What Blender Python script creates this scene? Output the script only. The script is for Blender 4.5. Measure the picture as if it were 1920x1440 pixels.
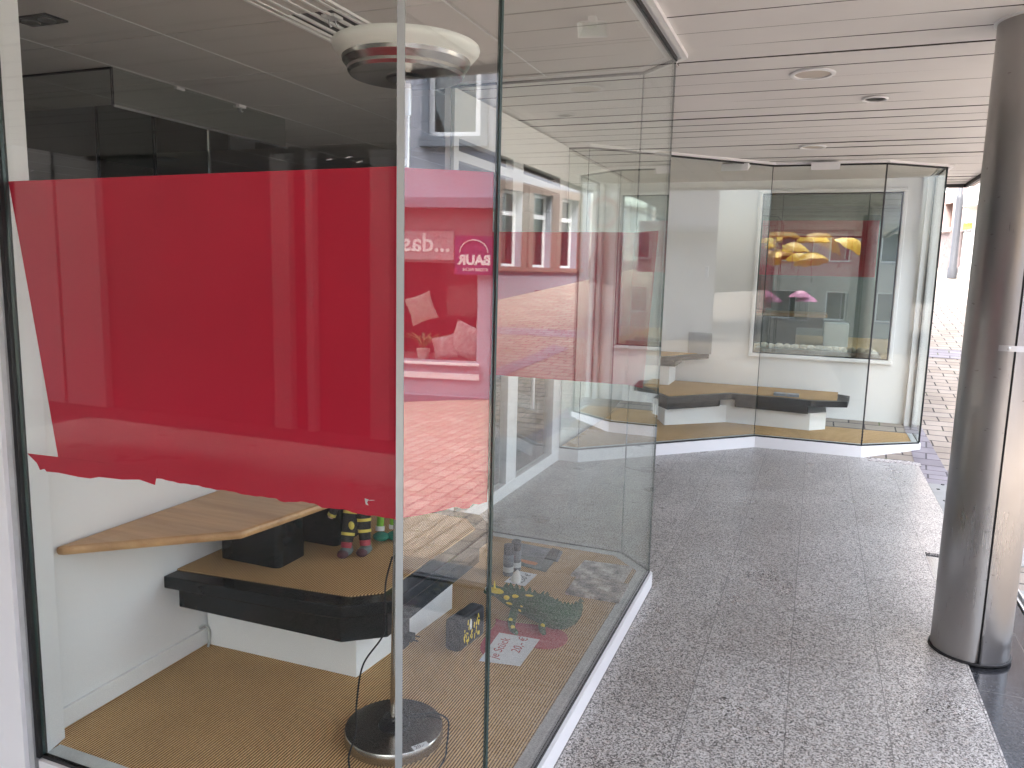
import bpy, bmesh, math, random
import numpy as np
from mathutils import Vector, Matrix
random.seed(7)
S = bpy.context.scene
for o in list(bpy.data.objects): bpy.data.objects.remove(o)
COL = S.collection
PI = math.pi
# ------------------------------------------------------------------ camera
FPX, PITCH, ROLL, YAW, CH = 1440., math.radians(-8.33), math.radians(1.42), math.radians(-21.4), 1.5
def _basis():
    c, s = math.cos(PITCH), math.sin(PITCH); sy, cy = math.sin(YAW), math.cos(YAW)
    f = np.array([c*sy, c*cy, s]); X = np.array([cy, -sy, 0.]); up = np.cross(X, f)
    cr, sr = math.cos(ROLL), math.sin(ROLL)
    return cr*X+sr*up, -sr*X+cr*up, f
RX, UP, FW = _basis(); CC = np.array([0, 0, CH])
cam = bpy.data.cameras.new('camera'); cam.lens = 27.0; cam.sensor_width = 36; cam.clip_start = 0.05; cam.clip_end = 600
camo = bpy.data.objects.new('camera', cam); COL.objects.link(camo)
M = Matrix(((RX[0], UP[0], -FW[0], 0), (RX[1], UP[1], -FW[1], 0), (RX[2], UP[2], -FW[2], CH), (0, 0, 0, 1)))
camo.matrix_world = M; S.camera = camo
# ------------------------------------------------------------------ sky, sun, exposure
SUN_EL, SUN_AZ = math.radians(58), math.radians(205)   # azimuth clockwise from +Y
W = bpy.data.worlds.new('World'); S.world = W; W.use_nodes = True
wn = W.node_tree; sk = wn.nodes.new('ShaderNodeTexSky'); sk.sky_type = 'NISHITA'; sk.sun_disc = False
sk.sun_elevation = SUN_EL; sk.sun_rotation = SUN_AZ; sk.dust_density = 4.0; sk.ozone_density = 0.6; sk.air_density = 1.0
hs = wn.nodes.new('ShaderNodeHueSaturation'); hs.inputs['Saturation'].default_value = 0.5
wn.links.new(sk.outputs[0], hs.inputs['Color'])
bg = wn.nodes['Background']; wn.links.new(hs.outputs[0], bg.inputs[0]); bg.inputs[1].default_value = 0.15
sl = bpy.data.lights.new('sun', 'SUN'); sl.energy = 1.2; sl.angle = math.radians(30); sl.color = (1, .99, .975)
so = bpy.data.objects.new('sun', sl); COL.objects.link(so)
d = Vector((math.sin(SUN_AZ)*math.cos(SUN_EL), math.cos(SUN_AZ)*math.cos(SUN_EL), math.sin(SUN_EL)))
so.rotation_euler = d.to_track_quat('Z', 'Y').to_euler()
S.view_settings.view_transform = 'Standard'; S.view_settings.look = 'None'
S.view_settings.exposure = 3.6; S.view_settings.gamma = 1
S.render.engine = 'CYCLES'
cy = S.cycles
cy.use_denoising = True; cy.max_bounces = 12; cy.diffuse_bounces = 5; cy.glossy_bounces = 7; cy.transmission_bounces = 6
cy.transparent_max_bounces = 40; cy.caustics_reflective = False; cy.caustics_refractive = False
cy.sample_clamp_indirect = 8; cy.use_adaptive_sampling = True; cy.adaptive_threshold = 0.012
# ------------------------------------------------------------------ pixel -> point helpers (photo coordinates 1920x1440)
def ray(x, y): return FW+RX*(x-960)/FPX+UP*(720-y)/FPX
def onz(x, y, z): d = ray(x, y); return CC+d*(z-CH)/d[2]
def ony(x, y, Y): d = ray(x, y); return CC+d*Y/d[1]
def onx(x, y, X): d = ray(x, y); return CC+d*X/d[0]
# ------------------------------------------------------------------ materials
def nodes(name):
    m = bpy.data.materials.new(name); m.use_nodes = True; t = m.node_tree
    return m, t, t.nodes['Principled BSDF']
def setp(b, col=None, rough=None, metal=None, spec=None):
    if col is not None: b.inputs['Base Color'].default_value = (*col, 1)
    if rough is not None: b.inputs['Roughness'].default_value = rough
    if metal is not None: b.inputs['Metallic'].default_value = metal
    if spec is not None: b.inputs['Specular IOR Level'].default_value = spec
def N(t, typ, **kw):
    n = t.nodes.new(typ)
    for k, v in kw.items():
        if k in n.inputs.keys() if hasattr(n.inputs, 'keys') else False: n.inputs[k].default_value = v
        else: setattr(n, k, v)
    return n
def coords(t, scale=(1, 1, 1), rot=(0, 0, 0), world=False):
    if world:
        g = t.nodes.new('ShaderNodeNewGeometry'); out = g.outputs['Position']
    else:
        g = t.nodes.new('ShaderNodeTexCoord'); out = g.outputs['Object']
    mp = t.nodes.new('ShaderNodeMapping'); mp.inputs['Scale'].default_value = scale; mp.inputs['Rotation'].default_value = rot
    t.links.new(out, mp.inputs[0]); return mp.outputs[0]
def ramp(t, fac, stops):
    r = t.nodes.new('ShaderNodeValToRGB'); e = r.color_ramp.elements
    e[0].position, e[0].color = stops[0][0], (*stops[0][1], 1); e[1].position, e[1].color = stops[-1][0], (*stops[-1][1], 1)
    for p, c in stops[1:-1]:
        k = e.new(p); k.color = (*c, 1)
    t.links.new(fac, r.inputs[0]); return r.outputs[0]
def bump(t, b, h, strength=.3, dist=.01):
    n = t.nodes.new('ShaderNodeBump'); n.inputs['Strength'].default_value = strength; n.inputs['Distance'].default_value = dist
    t.links.new(h, n.inputs['Height']); t.links.new(n.outputs[0], b.inputs['Normal'])
def noise(t, v, scale, detail=3, rough=.5):
    n = t.nodes.new('ShaderNodeTexNoise'); n.inputs['Scale'].default_value = scale; n.inputs['Detail'].default_value = detail
    n.inputs['Roughness'].default_value = rough; t.links.new(v, n.inputs['Vector']); return n.outputs[0]
def mixc(t, fac, a, b, mode='MIX'):
    n = t.nodes.new('ShaderNodeMix'); n.data_type = 'RGBA'; n.blend_type = mode
    for s, v in ((n.inputs[0], fac), (n.inputs[6], a), (n.inputs[7], b)):
        if isinstance(v, (int, float)): s.default_value = v
        elif isinstance(v, tuple): s.default_value = (*v, 1)
        else: t.links.new(v, s)
    return n.outputs[2]
def math_(t, op, a, b=None, clamp=False):
    n = t.nodes.new('ShaderNodeMath'); n.operation = op; n.use_clamp = clamp
    for s, v in ((n.inputs[0], a), (n.inputs[1], b)):
        if v is None: continue
        if isinstance(v, (int, float)): s.default_value = v
        else: t.links.new(v, s)
    return n.outputs[0]
def paint(name, col, rough=.5, var=.12, scale=6, bmp=.05, bs=120, metal=0, spec=.5):
    m, t, b = nodes(name); setp(b, col, rough, metal, spec); v = coords(t)
    lo = tuple(c*(1-var) for c in col); hi = tuple(min(1, c*(1+var*.5)) for c in col)
    n1 = noise(t, v, scale, 5, .6); t.links.new(ramp(t, n1, [(.3, lo), (.7, hi)]), b.inputs['Base Color'])
    r = noise(t, v, scale*2.3, 4); t.links.new(math_(t, 'ADD', math_(t, 'MULTIPLY', r, .25), max(0, rough-.12)), b.inputs['Roughness'])
    if bmp: bump(t, b, noise(t, v, bs, 3), bmp, .004)
    return m
def glass(name, F0=.045, tint=(.965, .985, .972), wav=0.0):
    m, t, b = nodes(name); t.nodes.remove(b); out = t.nodes['Material Output']
    tr = t.nodes.new('ShaderNodeBsdfTransparent'); tr.inputs[0].default_value = (*tint, 1)
    gl = t.nodes.new('ShaderNodeBsdfGlossy'); gl.inputs['Roughness'].default_value = 0.0; gl.inputs[0].default_value = (1, 1, 1, 1)
    g = t.nodes.new('ShaderNodeNewGeometry'); dt = t.nodes.new('ShaderNodeVectorMath'); dt.operation = 'DOT_PRODUCT'
    t.links.new(g.outputs['Incoming'], dt.inputs[0]); t.links.new(g.outputs['Normal'], dt.inputs[1])
    c = math_(t, 'ABSOLUTE', dt.outputs['Value']); c = math_(t, 'SUBTRACT', 1, c, True)
    p = math_(t, 'POWER', c, 5); f = math_(t, 'ADD', math_(t, 'MULTIPLY', p, 1-F0), F0, True)
    mx = t.nodes.new('ShaderNodeMixShader'); t.links.new(f, mx.inputs[0]); t.links.new(tr.outputs[0], mx.inputs[1]); t.links.new(gl.outputs[0], mx.inputs[2])
    if wav:
        bm = t.nodes.new('ShaderNodeBump'); bm.inputs['Strength'].default_value = wav; bm.inputs['Distance'].default_value = .02
        t.links.new(noise(t, coords(t), 1.2, 1), bm.inputs['Height']); t.links.new(bm.outputs[0], gl.inputs['Normal'])
    t.links.new(mx.outputs[0], out.inputs[0]); return m
G_MAIN = glass('clear_glass', .032); G_DIAG = glass('coated_glass', .085, (.95, .965, .96)); G_FAR = glass('far_glass', .032)
G_WIN = glass('window_glass', .13, (.8, .86, .84)); G_DARK = glass('facade_glass', .10, (.35, .4, .42))
m, t, b = nodes('glass_edge'); setp(b, (.035, .06, .055), .2); G_EDGE = m
m, t, b = nodes('glass_joint'); setp(b, (.36, .39, .39), .25, .3); JOINT = m
WHITE = paint('white_paint', (.85, .85, .84), .45, .03, 3); WHITE_M = paint('white_metal', (.84, .84, .84), .35, .015, 4, 0)
WALLW = paint('white_wall', (.85, .85, .84), .7, .03, 1.5, .10, 60)
GASKET = paint('black_rubber', (.012, .012, .013), .5, .2, 10)
SILLM = paint('sill_metal', (.60, .62, .62), .35, .15, 8, .1, 200, .4)
BLACK = paint('black_lacquer', (.007, .011, .013), .12, .3, 5, .01, spec=.2)
BLACKM = paint('black_matt', (.008, .009, .011), .4, .3, 6, spec=.2)
DARKPL = paint('dark_plastic', (.008, .009, .011), .4, .3, 20, spec=.2)
GREYM = paint('grey_metal', (.055, .057, .065), .5, .1, 5, .02, 100, .0)
RED = None
def mk_red():
    m, t, b = nodes('red_paper'); v = coords(t)
    c = ramp(t, noise(t, v, 2.0, 3), [(.35, (.68, .020, .062)), (.7, (.78, .026, .075))]); t.links.new(c, b.inputs['Base Color'])
    setp(b, None, .5, 0, .3); tl = t.nodes.new('ShaderNodeBsdfTranslucent'); tl.inputs[0].default_value = (.75, .04, .09, 1)
    mx = t.nodes.new('ShaderNodeMixShader'); mx.inputs[0].default_value = .35
    t.links.new(b.outputs[0], mx.inputs[1]); t.links.new(tl.outputs[0], mx.inputs[2]); t.links.new(mx.outputs[0], t.nodes['Material Output'].inputs[0])
    bump(t, b, noise(t, v, 3.5, 2), .25, .02)
    return m
RED = mk_red()
def mk_granite(name, stops, rough, scale=215, joint=True, brick=(.9, .325), sc2=1):
    m, t, b = nodes(name); v = coords(t, world=True)
    vo = t.nodes.new('ShaderNodeTexVoronoi'); vo.inputs['Scale'].default_value = scale; t.links.new(v, vo.inputs['Vector'])
    sp = t.nodes.new('ShaderNodeSeparateColor'); t.links.new(vo.outputs['Color'], sp.inputs[0])
    n2 = noise(t, v, 100*sc2, 5, .75)
    f = math_(t, 'ADD', math_(t, 'MULTIPLY', sp.outputs[0], .55), math_(t, 'MULTIPLY', n2, .55))
    col = ramp(t, f, stops)
    blot = ramp(t, noise(t, v, 1.7, 5, .6), [(.3, (.80, .79, .78)), (.7, (1, 1, 1))]); col = mixc(t, 1, col, blot, 'MULTIPLY')
    pink = ramp(t, noise(t, v, 45, 2), [(.55, (1, 1, 1)), (.75, (1.0, .91, .86))]); col = mixc(t, 1, col, pink, 'MULTIPLY')
    if joint:
        sx_ = t.nodes.new('ShaderNodeSeparateXYZ'); t.links.new(v, sx_.inputs[0]); L_, H__ = brick
        u_ = math_(t, 'DIVIDE', math_(t, 'SUBTRACT', sx_.outputs[0], .01), H__); iu = math_(t, 'FLOOR', u_); fu = math_(t, 'SUBTRACT', u_, iu)
        w_ = math_(t, 'ADD', math_(t, 'DIVIDE', sx_.outputs[1], L_), math_(t, 'MULTIPLY', iu, .37)); iw = math_(t, 'FLOOR', w_); fw_ = math_(t, 'SUBTRACT', w_, iw)
        du = math_(t, 'MULTIPLY', math_(t, 'MINIMUM', fu, math_(t, 'SUBTRACT', 1, fu)), H__); dw_ = math_(t, 'MULTIPLY', math_(t, 'MINIMUM', fw_, math_(t, 'SUBTRACT', 1, fw_)), L_)
        ln_ = math_(t, 'LESS_THAN', math_(t, 'MINIMUM', du, dw_), .0014)
        cb = t.nodes.new('ShaderNodeCombineXYZ'); t.links.new(iu, cb.inputs[0]); t.links.new(iw, cb.inputs[1]); wnz = t.nodes.new('ShaderNodeTexWhiteNoise'); t.links.new(cb.outputs[0], wnz.inputs[0])
        col = mixc(t, 1, col, ramp(t, wnz.outputs[0], [(0, (.89, .88, .87)), (1, (1, 1, 1))]), 'MULTIPLY')
        st_ = ramp(t, noise(t, v, 6, 3, .5), [(.66, (1, 1, 1)), (.76, (.84, .82, .80))]); col = mixc(t, 1, col, st_, 'MULTIPLY')
        col = mixc(t, ln_, col, (.10, .095, .09))
    t.links.new(col, b.inputs['Base Color'])
    t.links.new(ramp(t, noise(t, v, 2.2, 5), [(.3, (rough*.75,)*3), (.7, (rough*1.25,)*3)]), b.inputs['Roughness'])
    bump(t, b, n2, .08, .002); return m
GRAN = mk_granite('granite_floor', [(.33, (.05, .046, .043)), (.43, (.20, .187, .175)), (.54, (.43, .41, .388)), (.66, (.68, .66, .635)), (.8, (.30, .28, .262))], .33)
GRDARK = mk_granite('polished_dark_granite', [(.3, (.012, .013, .015)), (.7, (.05, .052, .058))], .07, 160, True, (.6, .3))
GRROUGH = mk_granite('rough_granite', [(.3, (.10, .09, .09)), (.55, (.5, .46, .44)), (.8, (.7, .67, .65))], .8, 90, False, sc2=.5)
SLAB = paint('pale_concrete', (.30, .30, .29), .75, .12, 5, .3, 80)
def mk_cobble(name, c1, c2, mortar, rot=0):
    m, t, b = nodes(name); v = coords(t, world=True, rot=(0, 0, rot))
    # slight wobble of the joints
    nz = t.nodes.new('ShaderNodeTexNoise'); nz.inputs['Scale'].default_value = 1.3; t.links.new(v, nz.inputs['Vector'])
    vm = t.nodes.new('ShaderNodeVectorMath'); vm.operation = 'SCALE'; vm.inputs[3].default_value = .06; t.links.new(nz.outputs['Color'], vm.inputs[0])
    va = t.nodes.new('ShaderNodeVectorMath'); va.operation = 'ADD'; t.links.new(v, va.inputs[0]); t.links.new(vm.outputs[0], va.inputs[1])
    br = t.nodes.new('ShaderNodeTexBrick'); t.links.new(va.outputs[0], br.inputs['Vector']); br.inputs['Scale'].default_value = 1
    br.inputs['Brick Width'].default_value = .27; br.inputs['Row Height'].default_value = .155; br.inputs['Mortar Size'].default_value = .0075
    br.inputs['Mortar Smooth'].default_value = .3
    br.inputs['Color1'].default_value = (*c1, 1); br.inputs['Color2'].default_value = (*c2, 1); br.inputs['Mortar'].default_value = (*mortar, 1)
    s = ramp(t, noise(t, v, 2.5, 6, .7), [(.25, (.72, .72, .72)), (.75, (1.1, 1.08, 1.05))])
    col = mixc(t, 1, br.outputs['Color'], s, 'MULTIPLY')
    moss = ramp(t, noise(t, v, 5, 3), [(.62, (0, 0, 0)), (.7, (1, 1, 1))]); mk = math_(t, 'MULTIPLY', br.outputs['Fac'], 1)
    mf = t.nodes.new('ShaderNodeMath'); mf.operation = 'MULTIPLY'; t.links.new(moss, mf.inputs[0]); t.links.new(mk, mf.inputs[1])
    col = mixc(t, mf.outputs[0], col, (.10, .14, .03)); t.links.new(col, b.inputs['Base Color']); setp(b, None, .75)
    h = math_(t, 'SUBTRACT', math_(t, 'MULTIPLY', noise(t, v, 60, 3), .3), br.outputs['Fac']); bump(t, b, h, .5, .008); return m
COB = mk_cobble('sandstone_cobbles', (.27, .225, .185), (.34, .295, .255), (.035, .03, .027))
COBP = mk_cobble('purple_cobbles', (.20, .18, .20), (.27, .25, .28), (.08, .07, .08), .1)
def mk_sisal(name):
    m, t, b = nodes(name); v = coords(t, world=True)
    w = t.nodes.new('ShaderNodeTexWave'); w.wave_type = 'BANDS'; w.bands_direction = 'X'; w.inputs['Scale'].default_value = 2*PI/20/.0092
    w.inputs['Distortion'].default_value = .35; w.inputs['Detail'].default_value = 2; w.inputs['Detail Scale'].default_value = 3
    t.links.new(v, w.inputs['Vector'])
    n = noise(t, coords(t, (300, 90, 300), world=True), 1, 3, .6); n3 = noise(t, v, 3, 4)
    f = math_(t, 'ADD', math_(t, 'MULTIPLY', w.outputs['Fac'], .72), math_(t, 'MULTIPLY', n, .30))
    c = ramp(t, f, [(.22, (.08, .035, .012)), (.42, (.46, .265, .105)), (.72, (.78, .53, .27))])
    c = mixc(t, 1, c, ramp(t, n3, [(.3, (.86, .85, .83)), (.7, (1.04, 1.02, 1))]), 'MULTIPLY')
    t.links.new(c, b.inputs['Base Color']); setp(b, None, .9, 0, .1); bump(t, b, f, .6, .004); return m
SISAL = mk_sisal('sisal_carpet')
def mk_wood(name, c1, c2, ax=(1, 14, 14)):
    m, t, b = nodes(name); v = coords(t, ax)
    n = noise(t, v, 2.2, 6, .6); n2 = noise(t, coords(t, (1.2, 8, 8)), 1.5, 2)
    c = ramp(t, n, [(.3, c1), (.7, c2)]); c = mixc(t, 1, c, ramp(t, n2, [(.4, (.88, .86, .84)), (.6, (1.05, 1.03, 1))]), 'MULTIPLY')
    t.links.new(c, b.inputs['Base Color']); setp(b, None, .32); bump(t, b, n, .05, .003); return m
WOOD = mk_wood('beech_wood', (.46, .25, .10), (.62, .38, .18))
def mk_steel(name, c=(.42, .38, .35), r=.32):
    m, t, b = nodes(name); v = coords(t, (90, 90, 3)); n = noise(t, v, 3, 3, .5); v2 = coords(t)
    setp(b, c, r, 1.0); sm = noise(t, v2, 2.2, 3, .5)
    col = ramp(t, sm, [(.25, tuple(x*.86 for x in c)), (.6, c), (.85, tuple(x*1.05 for x in c))]); scf = ramp(t, noise(t, coords(t, (1, 1, 2.2)), 26, 2, .4), [(.24, (.7, .68, .66)), (.28, (1, 1, 1))]); col = mixc(t, 1, col, scf, 'MULTIPLY')
    t.links.new(col, b.inputs['Base Color'])
    t.links.new(math_(t, 'ADD', math_(t, 'MULTIPLY', n, .06), math_(t, 'ADD', math_(t, 'MULTIPLY', noise(t, v2, 2.5, 3), r*.3), r*.72)), b.inputs['Roughness'])
    an = b.inputs.get('Anisotropic')
    if an: an.default_value = .5
    bump(t, b, n, .02, .001); return m
STEEL = mk_steel('brushed_steel', (.42, .405, .395), .30); CHROME = mk_steel('satin_nickel', (.44, .41, .38), .22); ALU = mk_steel('aluminium', (.62, .63, .64), .3)
m, t, b = nodes('dark_mirror'); setp(b, (.60, .64, .61), .03, 1.0); MIRROR = m
m, t, b = nodes('opal_glass'); setp(b, (.80, .81, .76), .28); v = coords(t, (1, 1, 5))
t.links.new(ramp(t, noise(t, v, 5, 4, .6), [(.3, (.68, .71, .66)), (.7, (.84, .85, .80))]), b.inputs['Base Color'])
b.inputs['Subsurface Weight'].default_value = .3; b.inputs['Subsurface Radius'].default_value = (.03, .03, .03); OPAL = m
SLATM = paint('ceiling_slat_paint', (.75, .735, .715), .55, .06, 1.2, .03, 30)
TILEM = paint('mineral_ceiling_tile', (.66, .63, .61), .9, .06, 1.2, .6, 260)
GAP_SHADE = paint('ceiling_gap_shade', (.07, .06, .052), .9, .1, 3)  # dark colour standing in for shade in the ceiling gaps
FASCIA = paint('dark_fascia', (.03, .028, .028), .5, .1, 3); PINKW = paint('pale_fascia', (.62, .55, .53), .6, .06, 3)
CARPETD = paint('shop_carpet', (.10, .10, .11), .9, .1, 10); ROOMW = paint('shop_room_wall', (.42, .44, .43), .8, .08, 1)
def mk_render(name, col, sc=26, b_=.8, dist=.02, var=.12):
    m, t, b = nodes(name); v = coords(t, world=True)
    n = noise(t, v, sc, 4, .6); n2 = noise(t, v, .7, 5, .6)
    c = ramp(t, n2, [(.3, tuple(x*(1-var) for x in col)), (.7, col)]); t.links.new(c, b.inputs['Base Color']); setp(b, None, .9); bump(t, b, n, b_, dist); return m
R_LAV = mk_render('lavender_render', (.40, .42, .49)); R_MID = mk_render('grey_post_render', (.36, .36, .37), 40, .3); R_WHITE = mk_render('white_render', (.66, .65, .63), 40, .3)
R_GREY = mk_render('grey_render', (.27, .28, .32), 40, .3); R_PINK = mk_render('pink_render', (.36, .27, .25), 40, .3)
R_CREAM = mk_render('cream_render', (.50, .47, .42), 40, .3); R_SLATE = mk_render('slate_trim', (.20, .23, .28), 60, .2)
BROWNT = mk_render('brown_sandstone_trim', (.20, .14, .115), 50, .3); STONE = mk_render('pink_stone_base', (.20, .16, .155), 5, .9, .05, .35)
PVC = paint('white_window_frame', (.82, .83, .84), .35, .04, 3, 0); SIGNW = paint('sign_white', (.78, .78, .76), .5, .05, 5, 0)
INK = paint('ink_black', (.02, .02, .02), .6, .1, 5, 0); INKR = paint('ink_red', (.45, .03, .04), .6, .1, 5, 0)
PAPER = paint('paper', (.72, .72, .74), .8, .06, 9, .1, 40); YEL = paint('yellow_plastic', (.80, .60, .03), .4, .1, 20)
YUMB = paint('yellow_nylon', (.85, .50, .03), .5, .08, 4); PUMB = paint('pink_nylon', (.75, .25, .45), .5, .08, 4)
PURPLE = paint('purple_sign', (.16, .05, .14), .4, .1, 3); SHOPR = paint('maroon_fabric', (.10, .03, .04), .7, .2, 3)
# ------------------------------------------------------------------ mesh building
class MB:
    def __init__(s): s.v = []; s.f = []; s.m = []
    def add(s, vs, fs, mi=0):
        k = len(s.v); s.v += [tuple(map(float, p)) for p in vs]; s.f += [tuple(i+k for i in f) for f in fs]; s.m += [mi]*len(fs); return s
    def box(s, x0, x1, y0, y1, z0, z1, mi=0):
        return s.add([(x0, y0, z0), (x1, y0, z0), (x1, y1, z0), (x0, y1, z0), (x0, y0, z1), (x1, y0, z1), (x1, y1, z1), (x0, y1, z1)],
                     [(0, 3, 2, 1), (4, 5, 6, 7), (0, 1, 5, 4), (1, 2, 6, 5), (2, 3, 7, 6), (3, 0, 4, 7)], mi)
    def prism(s, poly, z0, z1, mi=0):      # horizontal polygon extruded in z (ccw)
        a = sum(poly[i][0]*poly[(i+1) % len(poly)][1]-poly[(i+1) % len(poly)][0]*poly[i][1] for i in range(len(poly)))
        if a < 0: poly = poly[::-1]
        n = len(poly); vs = [(p[0], p[1], z0) for p in poly]+[(p[0], p[1], z1) for p in poly]
        fs = [tuple(range(n-1, -1, -1)), tuple(range(n, 2*n))]+[(i, (i+1) % n, (i+1) % n+n, i+n) for i in range(n)]
        return s.add(vs, fs, mi)
    def slab(s, A, B, th, z0, z1, mi=0, me=None, off=0.):   # vertical panel from A to B, thickness th to the left of A->B starting at off
        A = np.array(A[:2], float); B = np.array(B[:2], float); t = (B-A)/np.linalg.norm(B-A); n = np.array([-t[1], t[0]])
        p = [A+n*off, B+n*off, B+n*(off+th), A+n*(off+th)]
        k = len(s.v); s.v += [(q[0], q[1], z0) for q in p]+[(q[0], q[1], z1) for q in p]
        fs = [(0, 1, 5, 4), (2, 3, 7, 6), (0, 3, 2, 1), (4, 5, 6, 7), (1, 2, 6, 5), (3, 0, 4, 7)]
        s.f += [tuple(i+k for i in f) for f in fs]; e = mi if me is None else me
        s.m += [mi, mi, e, e, e, e]; return s
    def vpoly(s, pts, n, th, mi=0):        # planar polygon (3D pts) extruded along n by th
        n = np.array(n, float); n /= np.linalg.norm(n); c = len(pts); P = [np.array(p, float) for p in pts]
        vs = P+[p+n*th for p in P]; fs = [tuple(range(c-1, -1, -1)), tuple(range(c, 2*c))]+[(i, (i+1) % c, (i+1) % c+c, i+c) for i in range(c)]
        return s.add(vs, fs, mi)
    def lathe(s, prof, c=(0, 0, 0), seg=48, mi=0, axis=None, sx=1, sy=1):
        Mx = Matrix.Identity(3) if axis is None else Vector(axis).to_track_quat('Z', 'Y').to_matrix()
        vs = []
        for r, z in prof:
            for i in range(seg):
                a = 2*PI*i/seg; q = Mx @ Vector((r*math.cos(a)*sx, r*math.sin(a)*sy, z)); vs.append((q.x+c[0], q.y+c[1], q.z+c[2]))
        fs = []
        for j in range(len(prof)-1):
            for i in range(seg):
                fs.append((j*seg+i, j*seg+(i+1) % seg, (j+1)*seg+(i+1) % seg, (j+1)*seg+i))
        if prof[0][0] > 1e-6: fs.append(tuple(range(seg-1, -1, -1)))
        if prof[-1][0] > 1e-6: fs.append(tuple((len(prof)-1)*seg+i for i in range(seg)))
        return s.add(vs, fs, mi)
    def tube(s, pts, r, seg=10, mi=0, sy=1.0):
        P = [Vector(p) for p in pts]; n = len(P); R = r if isinstance(r, (list, tuple)) else [r]*n; vs = []; up = Vector((0, 0, 1))
        for i, p in enumerate(P):
            d = (P[min(i+1, n-1)]-P[max(i-1, 0)]).normalized(); a = d.cross(up)
            if a.length < .05: a = d.cross(Vector((0, 1, 0)))
            a.normalize(); bb = a.cross(d).normalized()
            for k in range(seg):
                t_ = 2*PI*k/seg; q = p+a*math.cos(t_)*R[i]+bb*math.sin(t_)*R[i]*sy; vs.append(tuple(q))
        fs = [(j*seg+k, j*seg+(k+1) % seg, (j+1)*seg+(k+1) % seg, (j+1)*seg+k) for j in range(n-1) for k in range(seg)]
        fs += [tuple(range(seg-1, -1, -1)), tuple((n-1)*seg+k for k in range(seg))]
        return s.add(vs, fs, mi)
    def ell(s, c, r, mi=0, seg=16, rings=10, rot=0):
        vs = []; fs = []; cr, sr = math.cos(rot), math.sin(rot)
        for j in range(rings+1):
            ph = PI*j/rings
            for i in range(seg):
                a = 2*PI*i/seg; x, y, z = r[0]*math.sin(ph)*math.cos(a), r[1]*math.sin(ph)*math.sin(a), -r[2]*math.cos(ph)
                vs.append((c[0]+x*cr-y*sr, c[1]+x*sr+y*cr, c[2]+z))
        for j in range(rings):
            for i in range(seg): fs.append((j*seg+i, j*seg+(i+1) % seg, (j+1)*seg+(i+1) % seg, (j+1)*seg+i))
        return s.add(vs, fs, mi)
    def build(s, name, mats, parent=None, smooth=False, bevel=0, angle=40, xf=None, loc=(0, 0, 0)):
        me = bpy.data.meshes.new(name); L = Vector(loc)
        vs = [Vector(v) for v in s.v]
        if xf is not None: vs = [xf @ v for v in vs]
        if parent is not None:
            Wm = parent.matrix_basis.copy(); q_ = parent.parent
            while q_ is not None: Wm = q_.matrix_basis @ Wm; q_ = q_.parent
            L = Wm.translation; inv = Wm.inverted(); vs = [inv @ v for v in vs]
        else: vs = [v-L for v in vs]
        me.from_pydata([tuple(v) for v in vs], [], s.f)
        mats = mats if isinstance(mats, (list, tuple)) else [mats]
        for m_ in mats: me.materials.append(m_)
        for p, i in zip(me.polygons, s.m): p.material_index = i; p.use_smooth = smooth
        bm = bmesh.new(); bm.from_mesh(me); bmesh.ops.remove_doubles(bm, verts=bm.verts, dist=1e-6) if smooth else None
        bmesh.ops.recalc_face_normals(bm, faces=bm.faces); bm.to_mesh(me); bm.free()
        o = bpy.data.objects.new(name, me); COL.objects.link(o)
        if parent is not None: o.parent = parent
        else: o.location = L
        if smooth:
            try:
                me.set_sharp_from_angle(angle=math.radians(angle))
            except Exception: pass
        if bevel:
            md = o.modifiers.new('bevel', 'BEVEL'); md.width = bevel; md.segments = 2; md.limit_method = 'ANGLE'; md.angle_limit = math.radians(35)
        return o
def tag(o, label=None, cat=None, group=None, kind=None):
    if label: o['label'] = label
    if cat: o['category'] = cat
    if group: o['group'] = group
    if kind: o['kind'] = kind
    return o
def thing(name, label, cat, loc=(0, 0, 0), group=None):
    o = bpy.data.objects.new(name, None); COL.objects.link(o); o.location = loc; o.empty_display_size = .1
    o.matrix_basis = Matrix.Translation(loc)
    return tag(o, label, cat, group)
def copy_tree(o, parent=None):
    c = o.copy(); COL.objects.link(c)
    if parent is not None: c.parent = parent
    for ch in [x for x in bpy.data.objects if x.parent == o]: copy_tree(ch, c)
    return c
def struct(o): o['kind'] = 'structure'; return o
def text_mb(txt, size, xf, mb=None, mi=0, depth=.0015, shear=0, bold=0):
    cu = bpy.data.curves.new('txt', 'FONT'); cu.body = txt; cu.size = size; cu.extrude = depth; cu.shear = shear; cu.offset = bold; cu.resolution_u = 3
    ob = bpy.data.objects.new('txt', cu); COL.objects.link(ob); dg = bpy.context.evaluated_depsgraph_get(); dg.update()
    me = bpy.data.meshes.new_from_object(ob.evaluated_get(dg)); mb = mb or MB()
    mb.add([tuple(xf @ v.co) for v in me.vertices], [tuple(p.vertices) for p in me.polygons], mi)
    bpy.data.objects.remove(ob); bpy.data.curves.remove(cu); bpy.data.meshes.remove(me); return mb
def frame_xf(o, xa, ya):   # text lies in plane with axes xa, ya at origin o
    xa = Vector(xa).normalized(); ya = Vector(ya).normalized(); za = xa.cross(ya)
    return Matrix(((xa.x, ya.x, za.x, o[0]), (xa.y, ya.y, za.y, o[1]), (xa.z, ya.z, za.z, o[2]), (0, 0, 0, 1)))
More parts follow.
